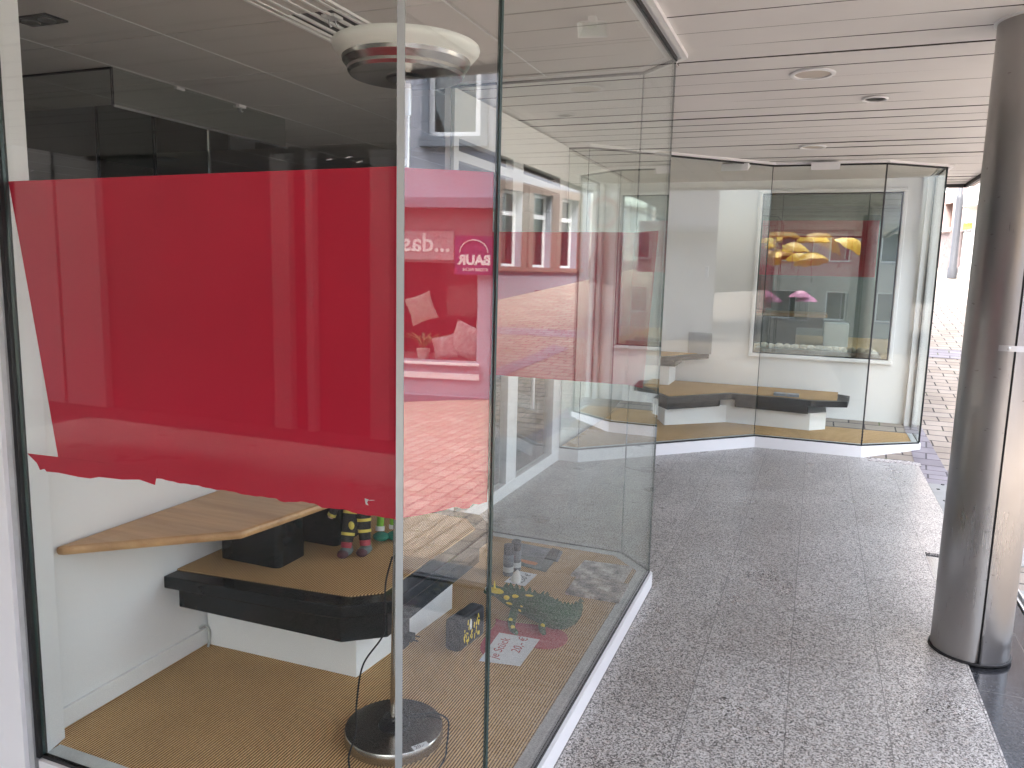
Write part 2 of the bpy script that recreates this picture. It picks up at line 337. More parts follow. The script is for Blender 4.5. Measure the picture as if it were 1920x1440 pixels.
# ================================================================== SETTING
def gz(y):
    if y < -22: y = -22
    if y < 4.6: return -.39+.085*y
    if y < 7: return 0.0
    return .13*(min(y, 45)-7)
ys = [-120, -60, -22]+[(-22+i*1.0) for i in range(1, 26)]+[4.6, 5.2, 6, 6.6, 7, 7.5, 8, 9, 10, 12, 14, 17, 20, 25, 30, 38, 45, 80, 160]
ys = sorted(set(ys)); xs = [-120, -40, -15, -6, 0, .9, 3, 6, 12, 30, 120]
g = MB(); vs = [(x, y, gz(y)-.012) for y in ys for x in xs]; nx = len(xs)
g.add(vs, [(j*nx+i, j*nx+i+1, (j+1)*nx+i+1, (j+1)*nx+i) for j in range(len(ys)-1) for i in range(nx-1)])
struct(g.build('street', COB))
def strip(pts_l, pts_r, name, mat, h=.004):
    mb = MB(); n = len(pts_l); vs = [(x, y, gz(y)-.012+h) for x, y in pts_l]+[(x, y, gz(y)-.012+h) for x, y in pts_r]
    mb.add(vs, [(i, i+1, n+i+1, n+i) for i in range(n-1)]); return struct(mb.build(name, mat))
yy = [6.42, 6.7, 7.0, 7.4, 7.8, 8.3, 9, 10, 11, 12, 13, 14, 16, 18, 20]
strip([(.86, y) for y in yy[:6]], [(1.09-.06*max(0, y-6.8), y) for y in yy[:6]], 'paving_band', COBP)
yb = [8.2, 8.7, 9.2, 10, 11, 12, 13, 14, 16, 18]
strip([(2.32-.2*(y-8.2), y) for y in yb[:4]]+[(1.9, 10.4)], [(2.62-.2*(y-8.2), y) for y in yb[:4]]+[(2.2, 10.6)], 'paving_band', COBP, .008)
strip([(-2, 11.15), (8, 11.15)], [(-2, 11.75), (8, 11.75)], 'paving_band', COBP, .006) if False else None
b1 = MB(); b1.add([(.95, 11.2, gz(11.2)-.006), (6, 11.0, gz(11.)-.006), (6, 11.5, gz(11.5)-.006), (.95, 11.75, gz(11.75)-.006)], [(0, 1, 2, 3)]); struct(b1.build('paving_band', COBP))
struct(MB().box(-12, -1.95, -5.15, -2.52, -1.6, -.56).build('added_dark_sheet', mk_render('dark_reflection_sheet', (.035, .035, .037), 60, .4)))  # unseen dark sheet, added so the near pane reflects no bright street
# arcade floor : granite slabs, one step above the street on the near side
f = MB()
f.prism([(-6.5, -2.5), (.668, -2.5), (.668, 4.7), (.88, 4.7), (.88, 6.975), (.50, 6.975), (.50, 8.4), (-6.5, 8.4)], -1.4, 0)
struct(f.build('arcade_floor', GRAN))
struct(MB().box(.6705, 1.0, -2.5, 4.697, -1.3, -.010).build('dark_stone_strip', GRDARK))

struct(MB().box(1.04, 1.28, -2.5, 4.697, -1.3, -.03).build('kerb_stone', SLAB))
dots = MB().box(.883, 1.3, 4.702, 6.41, -.6, -.003)
for i in range(6):
    dots.lathe([(.012, 0), (.012, .004)], (.93+.05*(i % 2), 5.6+.16*i, -.003), 10, 1)
struct(dots.build('pale_slab', [SLAB, INK]))
tag(MB().prism([(.505, 6.978), (.90, 6.978), (.91, 7.43), (.505, 7.13)], -.3, .002).build('stone_patch', GRROUGH), 'rough split granite block at foot of the far window corner', 'stone block')
ch = MB(); ch.box(1.002, 1.012, -2.5, 4.69, -.1, .0); ch.box(1.03, 1.038, -2.5, 4.69, -.1, .004); ch.box(1.012, 1.03, -2.5, 4.69, -.1, -.02)
tag(ch.build('drain_channel', ALU), 'aluminium channel running along outer edge of the dark stone strip', 'channel')
# slatted arcade ceiling
ZC = 2.465; pitch = .2165; c = MB()
ystart = 3.075-pitch*27; k = 0; y = ystart
while y < 8.86:
    y1 = min(y+pitch-.0105, 8.86); x0 = -6.5 if y < 1.0 else -1.9
    rz = random.uniform(-.0012, .0012); rt = random.uniform(-.0012, .0012)
    cx = [x0, -3, -.8, .2, .75, 1.27] if x0 < -2 else [x0, -.8, .2, .75, 1.27]
    dz = [random.uniform(-.0015, .0015) for _ in cx]; tl = [rt+random.uniform(-.0022, .0022) for _ in cx]
    vs = []
    for x, a, tt in zip(cx, dz, tl):
        z0 = ZC+rz+a
        vs += [(x, y, z0+.016), (x, y+.001, z0-tt), (x, y1-.001, z0+tt*.4), (x, y1, z0+.016)]
    fs = [(4*i+j, 4*i+j+1, 4*i+j+5, 4*i+j+4) for i in range(len(cx)-1) for j in range(3)]
    c.add(vs, fs, 0); c.m[-len(fs):] = [1 if q % 3 != 1 else 0 for q in range(len(fs))]; y += pitch; k += 1  # slat edge faces take the dark gap colour, as painted shade
c.box(-6.5, 1.27, -2.6, 8.87, ZC+.03, ZC+.06, 1)
struct(c.build('ceiling', [SLATM, GAP_SHADE]))
fa = MB(); fa.box(1.272, 1.30, -2.62, 8.9, ZC-.035, ZC+.1, 0); fa.box(-1.0, 1.272, 8.872, 8.9, ZC-.035, ZC+.1, 0); fa.box(-6.5, 1.272, -2.64, -2.612, ZC-.035, ZC+.1, 0)
fa.box(1.30, 1.36, -2.7, 8.96, ZC-.02, ZC+.75, 1); fa.box(-1.0, 1.298, 8.902, 8.96, ZC-.02, ZC+.75, 1); fa.box(-6.5, 1.298, -2.7, -2.642, ZC-.02, ZC+.75, 1)
tag(fa.build('arcade_fascia', [FASCIA, PINKW]), 'dark edged pale fascia board along outer edge of slatted ceiling', 'fascia')
up = MB(); up.box(-14, 1.36, -2.7, 14, 3.22, 9.0)
tag(up.build('upper_storey', R_CREAM), 'plain upper storeys of shop building above the arcade', 'building')
# shop interior (dark rooms behind the glass)
rm = MB()
rm.box(-9, -6.5, 1.3, 1.45, 0, 2.6); rm.box(-9.1, -9, 1.3, 12, 0, 2.6); rm.box(-9, -1.86, 11.9, 12, 0, 2.6)
tag(rm.build('shop_room_wall', ROOMW), 'grey back walls of dark shop room behind the window', 'wall')
struct(MB().box(-9, -1.86, 1.5, 12, -.2, .004).build('shop_floor', CARPETD))
tc = MB(); T = .66; x_ = -1.98-T*11
while x_ < -.7:
    y_ = 1.96-T
    while y_ < 11.8:
        xa, xb = x_+.005, min(x_+T-.005, -.675); ya, yb_ = max(y_+.004, 1.43), y_+T-.004
        if yb_ > 3.73 and xb > -1.88:
            if ya < 3.73: yb_ = min(yb_, 3.73)
            else: xb = min(xb, -1.88)
        if xb-xa > .02 and yb_-ya > .02: tc.box(xa, xb, ya, yb_, 2.45, 2.455)
        y_ += T
    x_ += T
tc.box(-9, -.675, 1.43, 3.735, 2.458, 2.462, 1); tc.box(-9, -1.88, 3.735, 11.9, 2.458, 2.462, 1)
x_ = -1.98-T*11
while x_ < -.7:
    tc.box(x_-.004, x_+.001, 1.44, 3.72 if x_ > -1.88 else 11.8, 2.449, 2.4575, 2); x_ += T
struct(tc.build('shop_ceiling', [TILEM, GAP_SHADE, WHITE_M]))
# ================================================================== WINDOW A
J0, J12, J23, K_, L_, M_ = (-1.985, 1.412), (-.806, 1.412), (-.655, 1.564), (-.655, 3.565), (-.838, 3.752), (-1.85, 3.757)
ZG0, ZG1 = .082, 2.448
def offset_poly(P, d):
    P = [np.array(p, float) for p in P]; out = []
    for i, p in enumerate(P):
        ts = []
        if i > 0: t_ = P[i]-P[i-1]; ts.append(t_/np.linalg.norm(t_))
        if i < len(P)-1: t_ = P[i+1]-P[i]; ts.append(t_/np.linalg.norm(t_))
        ns = [np.array([-t_[1], t_[0]]) for t_ in ts]; n = sum(ns); n /= np.linalg.norm(n); out.append(p+n*d/max(.3, n@ns[0]))
    return out
def ribbon(mb, P, d0, d1, z0, z1, mi=0):
    a, b_ = offset_poly(P, d0), offset_poly(P, d1)
    for i in range(len(P)-1):
        mb.prism([tuple(a[i]), tuple(a[i+1]), tuple(b_[i+1]), tuple(b_[i])], z0, z1, mi)
    return mb
def case(name, label, P, glasses, zb, loc, carpet_poly, th=.009, joints=(), zt=ZG1):
    r = thing(name, label, 'shop window', loc)
    ribbon(MB(), P, -.012, .045, 0, zb-.009).build('base_rail', WHITE_M, r)
    ribbon(MB(), P, .0, .012, zb-.009, zb+.002).build('gasket', GASKET, r)
    ribbon(MB(), P, .0125, .058, zb-.009, zb-.001).build('inner_sill', SILLM, r)
    for i in range(len(P)-1):
        A = np.array(P[i]); B = np.array(P[i+1]); t_ = (B-A)/np.linalg.norm(B-A)
        MB().slab(A+t_*.0025, B-t_*.0025, th, zb+.002, zt, 0, 1, .0012).build('glass_pane', [glasses[i], G_EDGE], r)
    ribbon(MB(), P, -.0025, .0135, zt-.013, zt+.003).build('gasket', GASKET, r)
    tr = MB(); ribbon(tr, P, -.045, -.018, zt-.002, ZC-.0005); ribbon(tr, P, -.018, -.001, zt+.0035, ZC-.0005); ribbon(tr, P, .014, .028, zt-.003, zt+.012); ribbon(tr, P, .03, .05, zt+.000, zt+.012)
    tr.build('top_rail', WHITE_M, r)
    MB().prism(carpet_poly, 0.006, zb-.004).build('carpet', SISAL, r)
    for (px, py, w, mt, aa) in joints:
        a_ = math.radians(aa); dx, dy = math.cos(a_)*w/2, math.sin(a_)*w/2
        MB().slab((px-dx, py-dy), (px+dx, py+dy), .007, zb+.002, zt, off=-.0035).build('joint_strip', mt, r)
    return r
inA = [tuple(p) for p in offset_poly([J0, J12, J23, K_, L_, M_], .0585)]
A = case('display_window', 'tall frameless corner shop window holding red paper and floor lamp', [J0, J12, J23, K_, L_, M_],
         [G_MAIN, G_DIAG, G_MAIN, G_FAR, G_FAR], ZG0, (-1.3, 2.5, 0), inA+[(-2.05, 3.69), (-2.05, 1.472)],
         joints=[(-.8065, 1.409, .0155, JOINT, 22), (-.6555, 1.5625, .0055, G_EDGE, 60)])
# left jamb of window A
jb = MB().box(-1.999, -1.985, 1.404, 1.432, .076, 2.45); jb.build('gasket', GASKET, A)
MB().box(-2.02, -1.999, 1.398, 1.432, .0, 2.46).build('jamb_trim', SILLM, A)
MB().slab((-1.984, 1.43), (-2.003, 1.50), .03, .0795, 2.449).build('jamb', WHITE_M, A)
wl = MB().box(-2.75, -2.0205, 1.385, 1.43, 0, 2.46)
tag(wl.build('wall_pier', paint('pier_paint', (.90, .90, .91), .7, .02, 1.5, .08, 60)), 'smooth white wall pier left of the near window', 'wall pier')
wl2 = MB().box(-6.5, -2.75, 1.39, 1.425, 0, 2.46)
tag(wl2.build('side_wall', WALLW), 'white shop wall running off to the left of the pier', 'wall')
# partition inside window A
pw = thing('partition_wall', 'low white partition wall inside near window with skirting board', 'partition', (-2.1, 2.6, .08))
MB().box(-2.14, -2.055, 1.50, 3.7, .08, 1.30).build('panel', WALLW, pw)
MB().prism([(-2.055, 1.51), (-2.043, 1.51), (-2.043, 3.69), (-2.055, 3.69)], .081, .145).build('skirting_board', WHITE, pw, bevel=.003)
# red poster wrapped around the corner, torn at the bottom
po = thing('red_poster', 'torn plain red paper sheet taped inside near window and round its corner', 'poster', (-1.4, 1.43, 1.3))
top = [(15, 340), (750, 311)]
bot = [(745, 975), (728, 973), (700, 966), (668, 963), (640, 955), (604, 951), (590, 945), (560, 941), (528, 941), (519, 936), (500, 934), (470, 929), (448, 926), (430, 922), (400, 917), (360, 910), (330, 904), (296, 898), (250, 892), (200, 880), (110, 868)]
YP = 1.4265
def P1(x, y): return ony(x, y, YP)
pl = [P1(*q) for q in top]; pl[1][0] = -.809; bl = [P1(*q) for q in bot]; bl[0][0] = -.809
# curved sheet : columns of quads from top edge to bottom edge
def sheet(topf, botf, n, th, nrm):
    mb = MB(); fr = []; nn = np.array(nrm)
    for i in range(n+1):
        a = topf(i/n); b_ = botf(i/n)
        for j in range(13):
            q = a+(b_-a)*j/12; w_ = .0011*math.sin(9*i/n+3*j/12)+.0011; fr.append(q+nn*w_)
    vs = fr+[p+nn*th for p in fr]; K = len(fr); fs = []
    for i in range(n):
        for j in range(12):
            a = i*13+j; fs += [(a, a+1, a+14, a+13), (a+K, a+13+K, a+14+K, a+1+K)]
    for i in range(n): a = i*13; fs += [(a, a+13, a+13+K, a+K), (a+12, a+12+K, a+25+K, a+25)]
    for j in range(12): fs += [(j, j+K, j+1+K, j+1), (n*13+j, n*13+j+1, n*13+j+1+K, n*13+j+K)]
    return mb.add(vs, fs)
def interp(pts, t_):   # by x, linear
    xs_ = np.array([p[0] for p in pts]); zs_ = np.array([p[2] for p in pts]); o_ = np.argsort(xs_); x = xs_.min()+(xs_.max()-xs_.min())*t_
    return np.array([x, YP, np.interp(x, xs_[o_], zs_[o_])])
sheet(lambda t_: interp(pl, t_), lambda t_: interp(bl, t_)+np.array([0, 0, .0012*math.sin(t_*60)+.0008*math.sin(t_*170)]), 90, .0012, (0, 1, 0)).build('sheet', RED, po, smooth=True)
nd = np.array([-.7071, .7071, 0]); a0 = np.array([-.809, 1.4265, 0]); a1 = np.array([-.668, 1.5675, 0])
zt_ = lambda s_: 1.706+.005*s_
bz = [(0, .959), (.2, .961), (.35, .964), (.5, .967), (.62, .972), (.70, .965), (.78, .965), (.82, .975), (.9, .972), (1, .976)]
def dg_(s_, z): return a0+(a1-a0)*s_+np.array([0, 0, z])
sheet(lambda t_: dg_(t_, zt_(t_)), lambda t_: dg_(t_, np.interp(t_, [q[0] for q in bz], [q[1] for q in bz])), 40, .0012, nd).build('sheet', RED, po, smooth=True)
flap = [P1(*q) for q in [(52, 850), (120, 858), (200, 868), (296, 880), (291, 909), (262, 899), (230, 899), (186, 894), (170, 897), (148, 894), (110, 886), (88, 884), (84, 879), (76, 881), (70, 868)]]
MB().vpoly([p+np.array([0, -.0013, 0]) for p in flap], (0, 1, 0), .001).build('torn_strip', RED, po)
MB().vpoly([p+np.array([0, -.0028, 0]) for p in [P1(*q) for q in [(685, 934), (692, 936), (689, 942), (692, 947), (687, 945)]]], (0, 1, 0), .0008).build('tape', PAPER, po)
# second red sheet on the inside of the rear panes
p2 = thing('red_poster', 'plain red paper sheet covering the rear panes of near window', 'poster', (-1.3, 3.735, 1.3))
ra0, ra1 = np.array([-1.74, 3.7415, 0]), np.array([-.846, 3.737, 0])
sheet(lambda t_: ra0+(ra1-ra0)*t_+np.array([0, 0, 1.702]), lambda t_: ra0+(ra1-ra0)*t_+np.array([0, 0, .952+.004*t_+.001*math.sin(60*t_)]), 50, .0012, (0, -1, 0)).build('sheet', RED, p2, smooth=True)
rb1 = np.array([-.690, 3.580, 0])
sheet(lambda t_: ra1+(rb1-ra1)*t_*.93+np.array([0, 0, 1.702]), lambda t_: ra1+(rb1-ra1)*t_*.62+np.array([0, 0, .956+.004*t_]), 24, .0012, (-.7071, -.7071, 0)).build('sheet', RED, p2, smooth=True)
rs_ = random.Random(5)
for (px, py) in ((612, 300), (648, 296), (668, 305), (56, 322), (690, 938)):
    q = ony(px, py, 1.4095); mbx = MB()
    a_ = rs_.uniform(-.6, .6); mbx.tube([tuple(q), tuple(q+np.array([.008, -.0003, .004*a_])), tuple(q+np.array([.017, 0, .008*a_]))], [.0004, .0008, .0003], 6)
    mbx.build('tape_residue', PAPER, A)
# platform
ZP = .4155
pf = thing('display_platform', 'low black edged platform with sisal top on white plinth in near window', 'platform', (-1.6, 2.6, .08))
pp = [(-2.054, 1.943), (-1.50, 1.975), (-1.355, 1.992), (-1.222, 2.10), (-1.205, 2.90), (-1.335, 3.055), (-2.054, 3.07)]
def inset(P, d):
    return [tuple(p) for p in offset_poly(P, d)]
MB().prism(pp, .371, ZP).build('top_slab', BLACK, pf, bevel=.004)
cp = [(-2.0535, 2.005), (-1.37, 2.065), (-1.285, 2.135), (-1.272, 2.86), (-1.36, 2.965), (-2.0535, 2.97)]
MB().prism(cp, ZP, ZP+.004).build('carpet', SISAL, pf)
MB().prism([(-2.054, 2.009), (-1.375, 2.02), (-1.255, 2.115), (-1.25, 2.86), (-1.36, 2.99), (-2.054, 2.99)], .275, .371).build('under_box', BLACK, pf, bevel=.002)
MB().prism([(-2.042, 2.13), (-1.401, 2.15), (-1.341, 2.79), (-1.5, 2.9), (-2.042, 2.9)], .0785, .275).build('plinth', WHITE, pf, bevel=.0015)
# wooden table
dt = thing('display_table', 'pointed light wood tabletop on two glossy black pedestals', 'table', (-1.85, 2.2, ZP+.004))
wt = MB(); wt.prism([(-2.054, 1.543), (-2.03, 1.55), (-1.655, 1.888), (-1.585, 2.33), (-1.60, 2.62), (-1.75, 2.75), (-2.054, 2.76)], .628, .656)
wt.build('tabletop', WOOD, dt, bevel=.011)
def rbox(cx_, cy_, w, d_, z0, z1, r, rot=0):
    P = []
    for sx, sy, a0_ in ((1, 1, 0), (-1, 1, PI/2), (-1, -1, PI), (1, -1, 3*PI/2)):
        for k_ in range(6):
            a_ = a0_+k_*PI/10; x, y = sx*(w/2-r)+r*math.cos(a_), sy*(d_/2-r)+r*math.sin(a_)
            P.append((cx_+x*math.cos(rot)-y*math.sin(rot), cy_+x*math.sin(rot)+y*math.cos(rot)))
    return MB().prism(P, z0, z1)
rbox(-1.862, 2.235, .27, .165, ZP+.004, .628, .025).build('pedestal', BLACK, dt, smooth=True)
rbox(-1.79, 2.53, .24, .2, ZP+.004, .628, .025).build('pedestal', BLACK, dt, smooth=True)
# plush dolls
def cyl(mb, p, q, r0, r1, mi=0): return mb.tube([p, tuple(np.array(p)*.5+np.array(q)*.5), q], [r0, (r0+r1)/2, r1], 14, mi)
TRO = paint('black_felt', (.02, .02, .022), .9, .2, 40); GRS = paint('grey_knit', (.15, .19, .18), .9, .3, 60); FELTR = paint('red_felt', (.42, .06, .08), .95, .2, 40, .4, 300)
YFEL = paint('yellow_band', (.75, .62, .12), .8, .1, 30); GRN = paint('bright_green_felt', (.22, .50, .04), .9, .1, 30); TEAL = paint('teal_felt', (.01, .20, .13), .9, .15, 30)
PNK = paint('pink_felt', (.75, .16, .33), .9, .1, 30); SKIN = paint('doll_cloth_skin', (.66, .42, .30), .85, .05, 30); HAIRM = paint('woollen_hair', (.35, .16, .05), .95, .3, 80)
SHOEG = paint('grey_shoe', (.14, .18, .18), .8, .2, 30); SHOES = paint('maroon_sole', (.10, .04, .05), .8, .2, 30); WFELT = paint('white_felt', (.75, .74, .70), .9, .05, 20)
d1 = thing('plush_doll', 'cloth doll in black trousers with yellow bands and red socks', 'doll', (-1.565, 2.41, ZP+.004), 'cloth dolls standing on the platform')
x0, y0, z0 = -1.585, 2.42, ZP+.004
b_ = MB(); b_.ell((x0, y0+.02, z0+.235), (.042, .032, .05)); b_.ell((x0, y0+.02, z0+.325), (.038, .036, .045)); cyl(b_, (x0, y0+.02, z0+.27), (x0, y0+.02, z0+.30), .014, .014)
cyl(b_, (x0-.04, y0+.01, z0+.25), (x0-.085, y0-.03, z0+.13), .014, .011); cyl(b_, (x0+.04, y0+.01, z0+.25), (x0+.06, y0-.0, z0+.16), .014, .011)
b_.build('body', SKIN, d1, smooth=True)
tr_ = MB(); cyl(tr_, (x0-.012, y0+.01, z0+.19), (x0-.005, y0-.04, z0+.05), .029, .022); cyl(tr_, (x0+.03, y0+.02, z0+.19), (x0+.05, y0+.0, z0+.055), .029, .022); tr_.ell((x0+.006, y0+.015, z0+.195), (.045, .034, .035)); trs = tr_.build('trousers', TRO, d1, smooth=True)
sw = MB(); sw.ell((x0, y0+.02, z0+.245), (.047, .037, .05)); cyl(sw, (x0+.038, y0+.01, z0+.26), (x0+.062, y0-.0, z0+.17), .019, .016); sw.build('sweater', GRS, d1, smooth=True)
sl2 = MB(); cyl(sl2, (x0-.04, y0+.01, z0+.26), (x0-.083, y0-.028, z0+.135), .019, .014); sl2.build('sleeve', TRO, d1, smooth=True)
yb2 = MB()
def band(mb, p, q, t_, r, h=.011):
    p, q = np.array(p), np.array(q); c0 = p+(q-p)*t_; d_ = (q-p)/np.linalg.norm(q-p); mb.tube([tuple(c0-d_*h/2), tuple(c0+d_*h/2)], r, 14)
la, lb = (x0-.012, y0+.01, z0+.19), (x0-.005, y0-.04, z0+.05); ra, rb = (x0+.03, y0+.02, z0+.19), (x0+.05, y0+.0, z0+.055)
band(yb2, la, lb, .25, .0295); band(yb2, la, lb, .8, .0255); band(yb2, ra, rb, .45, .0275); band(yb2, ra, rb, .75, .0260); band(yb2, (x0-.04, y0+.01, z0+.26), (x0-.083, y0-.028, z0+.135), .95, .0165)
yb2.ell((x0+.012, y0-.035, z0+.115), (.013, .008, .016)); yb2.build('yellow_band', YFEL, trs, smooth=True)
so_ = MB(); band(so_, la, lb, 1.08, .021, .02); band(so_, ra, rb, 1.08, .021, .02); so_.build('sock', FELTR, d1, smooth=True)
for (sx_, sy_) in ((x0-.003, y0-.05), (x0+.052, y0-.005)):
    sh = MB(); sh.ell((sx_+.003, sy_-.005, z0+.017), (.023, .040, .017)); sh.ell((sx_, sy_+.01, z0+.028), (.020, .020, .018)); s_o = sh.build('shoe', SHOEG, d1, smooth=True)
    MB().ell((sx_+.005, sy_-.028, z0+.015), (.0215, .022, .0155)).build('toe_cap', SHOES, s_o, smooth=True)
hr = MB(); hr.ell((x0, y0+.028, z0+.338), (.043, .038, .044)); hr.build('hair', HAIRM, d1, smooth=True)
ey = MB(); ey.ell((x0-.013, y0-.0145, z0+.33), (.004, .003, .004)); ey.ell((x0+.013, y0-.0145, z0+.33), (.004, .003, .004)); ey.build('eyes', INK, d1, smooth=True)
d2 = thing('plush_doll', 'cloth doll with green legs, pink skirt and teal shoes', 'doll', (-1.545, 2.60, ZP+.004), 'cloth dolls standing on the platform')
x0, y0 = -1.56, 2.60
b_ = MB(); b_.ell((x0, y0+.02, z0+.20), (.032, .026, .045)); b_.ell((x0, y0+.02, z0+.28), (.034, .032, .04)); cyl(b_, (x0, y0+.02, z0+.23), (x0, y0+.02, z0+.26), .012, .012); b_.build('body', SKIN, d2, smooth=True)
lg = MB(); cyl(lg, (x0-.012, y0, z0+.15), (x0-.006, y0-.02, z0+.045), .016, .014); cyl(lg, (x0+.03, y0+.02, z0+.15), (x0+.038, y0+.01, z0+.05), .016, .014); lg.build('stockings', GRN, d2, smooth=True)
ar = MB(); cyl(ar, (x0-.03, y0+.01, z0+.225), (x0-.075, y0-.01, z0+.14), .014, .012); cyl(ar, (x0+.03, y0+.01, z0+.225), (x0+.06, y0, z0+.15), .014, .012); ar.ell((x0, y0+.02, z0+.2), (.036, .03, .045)); ar.build('jacket', GRN, d2, smooth=True)
sk_ = MB(); sk_.lathe([(.030, .06), (.042, .03), (.050, 0), (.046, 0)], (x0+.008, y0+.01, z0+.115), 24); sk_.build('skirt', PNK, d2, smooth=True)
cf = MB(); band(cf, (x0-.012, y0, z0+.15), (x0-.006, y0-.02, z0+.045), 1.0, .019, .018); band(cf, (x0+.03, y0+.02, z0+.15), (x0+.038, y0+.01, z0+.05), 1.0, .018, .016); cf.build('cuff', WFELT, d2, smooth=True)
for (sx_, sy_) in ((x0-.0, y0-.035), (x0+.045, y0-.003)):
    MB().ell((sx_+.008, sy_, z0+.018), (.034, .03, .018)).build('shoe', TEAL, d2, smooth=True)
hr = MB(); hr.lathe([(.036, 0), (.028, .03), (.004, .09), (0, .092)], (x0, y0+.02, z0+.285), 20); hr.build('hat', TEAL, d2, smooth=True)
# floor lamp
fl = thing('floor_lamp', 'uplighter floor lamp with white glass bowl and round steel foot', 'floor lamp', (-1.095, 1.905, .078))
LB = (-1.106, 1.903); LT = (-1.085, 1.925)
MB().lathe([(.146, 0), (.150, .004), (.150, .034), (.147, .038), (0, .040)], (*LB, .0785), 72).build('foot', CHROME, fl, smooth=True)
MB().lathe([(.048, 0), (.046, .006), (.014, .010), (.012, .03)], (*LB, .1185), 40).build('foot_collar', BLACKM, fl, smooth=True)
MB().tube([(*LB, .12), ((LB[0]+LT[0])/2, (LB[1]+LT[1])/2, 1.05), (*LT, 2.02)], .0135, 20).build('pole', CHROME, fl, smooth=True)
jt = MB(); jt.tube([(LT[0]-.0035, LT[1]-.005, 1.78), (LT[0]-.0025, LT[1]-.004, 1.80)], .0128, 20); jt.build('pole_joint', ALU, fl, smooth=True); MB().tube([(LT[0], LT[1], 1.915), (LT[0], LT[1], 1.985)], .0150, 20).build('dimmer_switch', ALU, fl, smooth=True)
hd = MB(); hd.lathe([(.0, .0), (.055, .0), (.152, .004), (.158, .012), (.158, .020), (.171, .036), (.173, .046), (.165, .046)], (*LT, 2.012), 72); hd.build('lamp_head', CHROME, fl, smooth=True, angle=25)
MB().lathe([(.0, -.004), (.052, -.004), (.056, 0), (.056, .002)], (*LT, 2.0115), 48).build('head_plate', BLACKM, fl, smooth=True)
MB().lathe([(.150, .036), (.174, .046), (.190, .062), (.197, .070), (.199, .078), (.197, .084), (.191, .084), (.188, .074), (.178, .060), (.150, .050)], (*LT, 2.0125), 84).build('glass_bowl', OPAL, fl, smooth=True)
tg = MB(); cx_, cy_ = -.975, 1.83
P0 = Vector((-.985, 1.812, .1205)); ax = Vector((.55, .83, 0)); ay = Vector((-.83, .55, 0))
tg.prism([tuple((P0+ax*a+ay*b2)[:2]) for a, b2 in ((0, 0), (.05, 0), (.05, .022), (0, .022))], .1195, .1203)
text_mb('20,-', .02, frame_xf(P0+ax*.006+ay*.005+Vector((0, 0, 0)), ax, ay), tg, 1, .0003)
tg.build('price_tag', [PAPER, INK], fl)
# flexes
def bez(pts, n=14):
    out = []
    P = [Vector(p) for p in pts]
    for i in range(len(P)-1):
        p0, p1, p2, p3 = P[max(i-1, 0)], P[i], P[i+1], P[min(i+2, len(P)-1)]
        for k_ in range(n):
            t_ = k_/n; out.append(tuple(.5*((2*p1)+(-p0+p2)*t_+(2*p0-5*p1+4*p2-p3)*t_*t_+(-p0+3*p1-3*p2+p3)*t_**3)))
    out.append(tuple(P[-1])); return out
cab = MB().tube(bez([(-1.107, 1.893, .66), (-1.122, 1.88, .58), (-1.121, 1.875, .49), (-1.125, 1.87, .42), (-1.175, 1.84, .33), (-1.185, 1.82, .22), (-1.17, 1.79, .14), (-1.155, 1.73, .10), (-1.09, 1.66, .084)]), .0028, 8)
cab.build('flex', DARKPL, fl, smooth=True)
cab2 = MB().tube(bez([(-1.11, 1.95, .119+.004), (-1.075, 1.965, .123), (-1.02, 2.0, .124), (-.965, 1.985, .124), (-.935, 1.93, .118), (-.925, 1.90, .10), (-.91, 1.86, .09), (-.91, 1.80, .083), (-.94, 1.74, .083)]), .0026, 8)
cab2.build('flex', DARKPL, fl, smooth=True)
cab3 = MB().tube(bez([(-1.145, 1.93, .135), (-1.135, 1.89, .14), (-1.11, 1.885, .145), (-1.085, 1.9, .15)]), .0028, 8); cab3.build('flex', DARKPL, fl, smooth=True)
# power adapter hanging by its flex in front of the platform
pa = thing('power_adapter', 'black plug in power adapter dangling from its flex beside lamp pole', 'power adapter', (-1.16, 2.06, .33))
MB().box(-1.19, -1.142, 2.025, 2.065, .295, .385).build('housing', DARKPL, pa, bevel=.004)
pg = MB(); pg.box(-1.142, -1.118, 2.033, 2.057, .322, .345); pg.tube([(-1.118, 2.04, .328), (-1.098, 2.04, .328)], .002, 8); pg.tube([(-1.118, 2.05, .338), (-1.098, 2.05, .338)], .002, 8); pg.build('plug', DARKPL, pa)
MB().tube(bez([(-1.168, 2.045, .385), (-1.169, 2.05, .5), (-1.168, 2.055, .62), (-1.17, 2.06, .80), (-1.165, 2.08, 1.1)]), .0025, 8).build('flex', DARKPL, pa, smooth=True)
# wall cable at the partition foot
cc = MB().tube(bez([(-2.05, 2.095, .155), (-2.04, 2.115, .158), (-2.03, 2.125, .135), (-2.028, 2.12, .10), (-2.02, 2.105, .083)]), .005, 8)
tag(cc.build('wall_cable', paint('grey_cable', (.45, .45, .42), .4)), 'short bent grey cable where white skirting meets the plinth', 'cable')
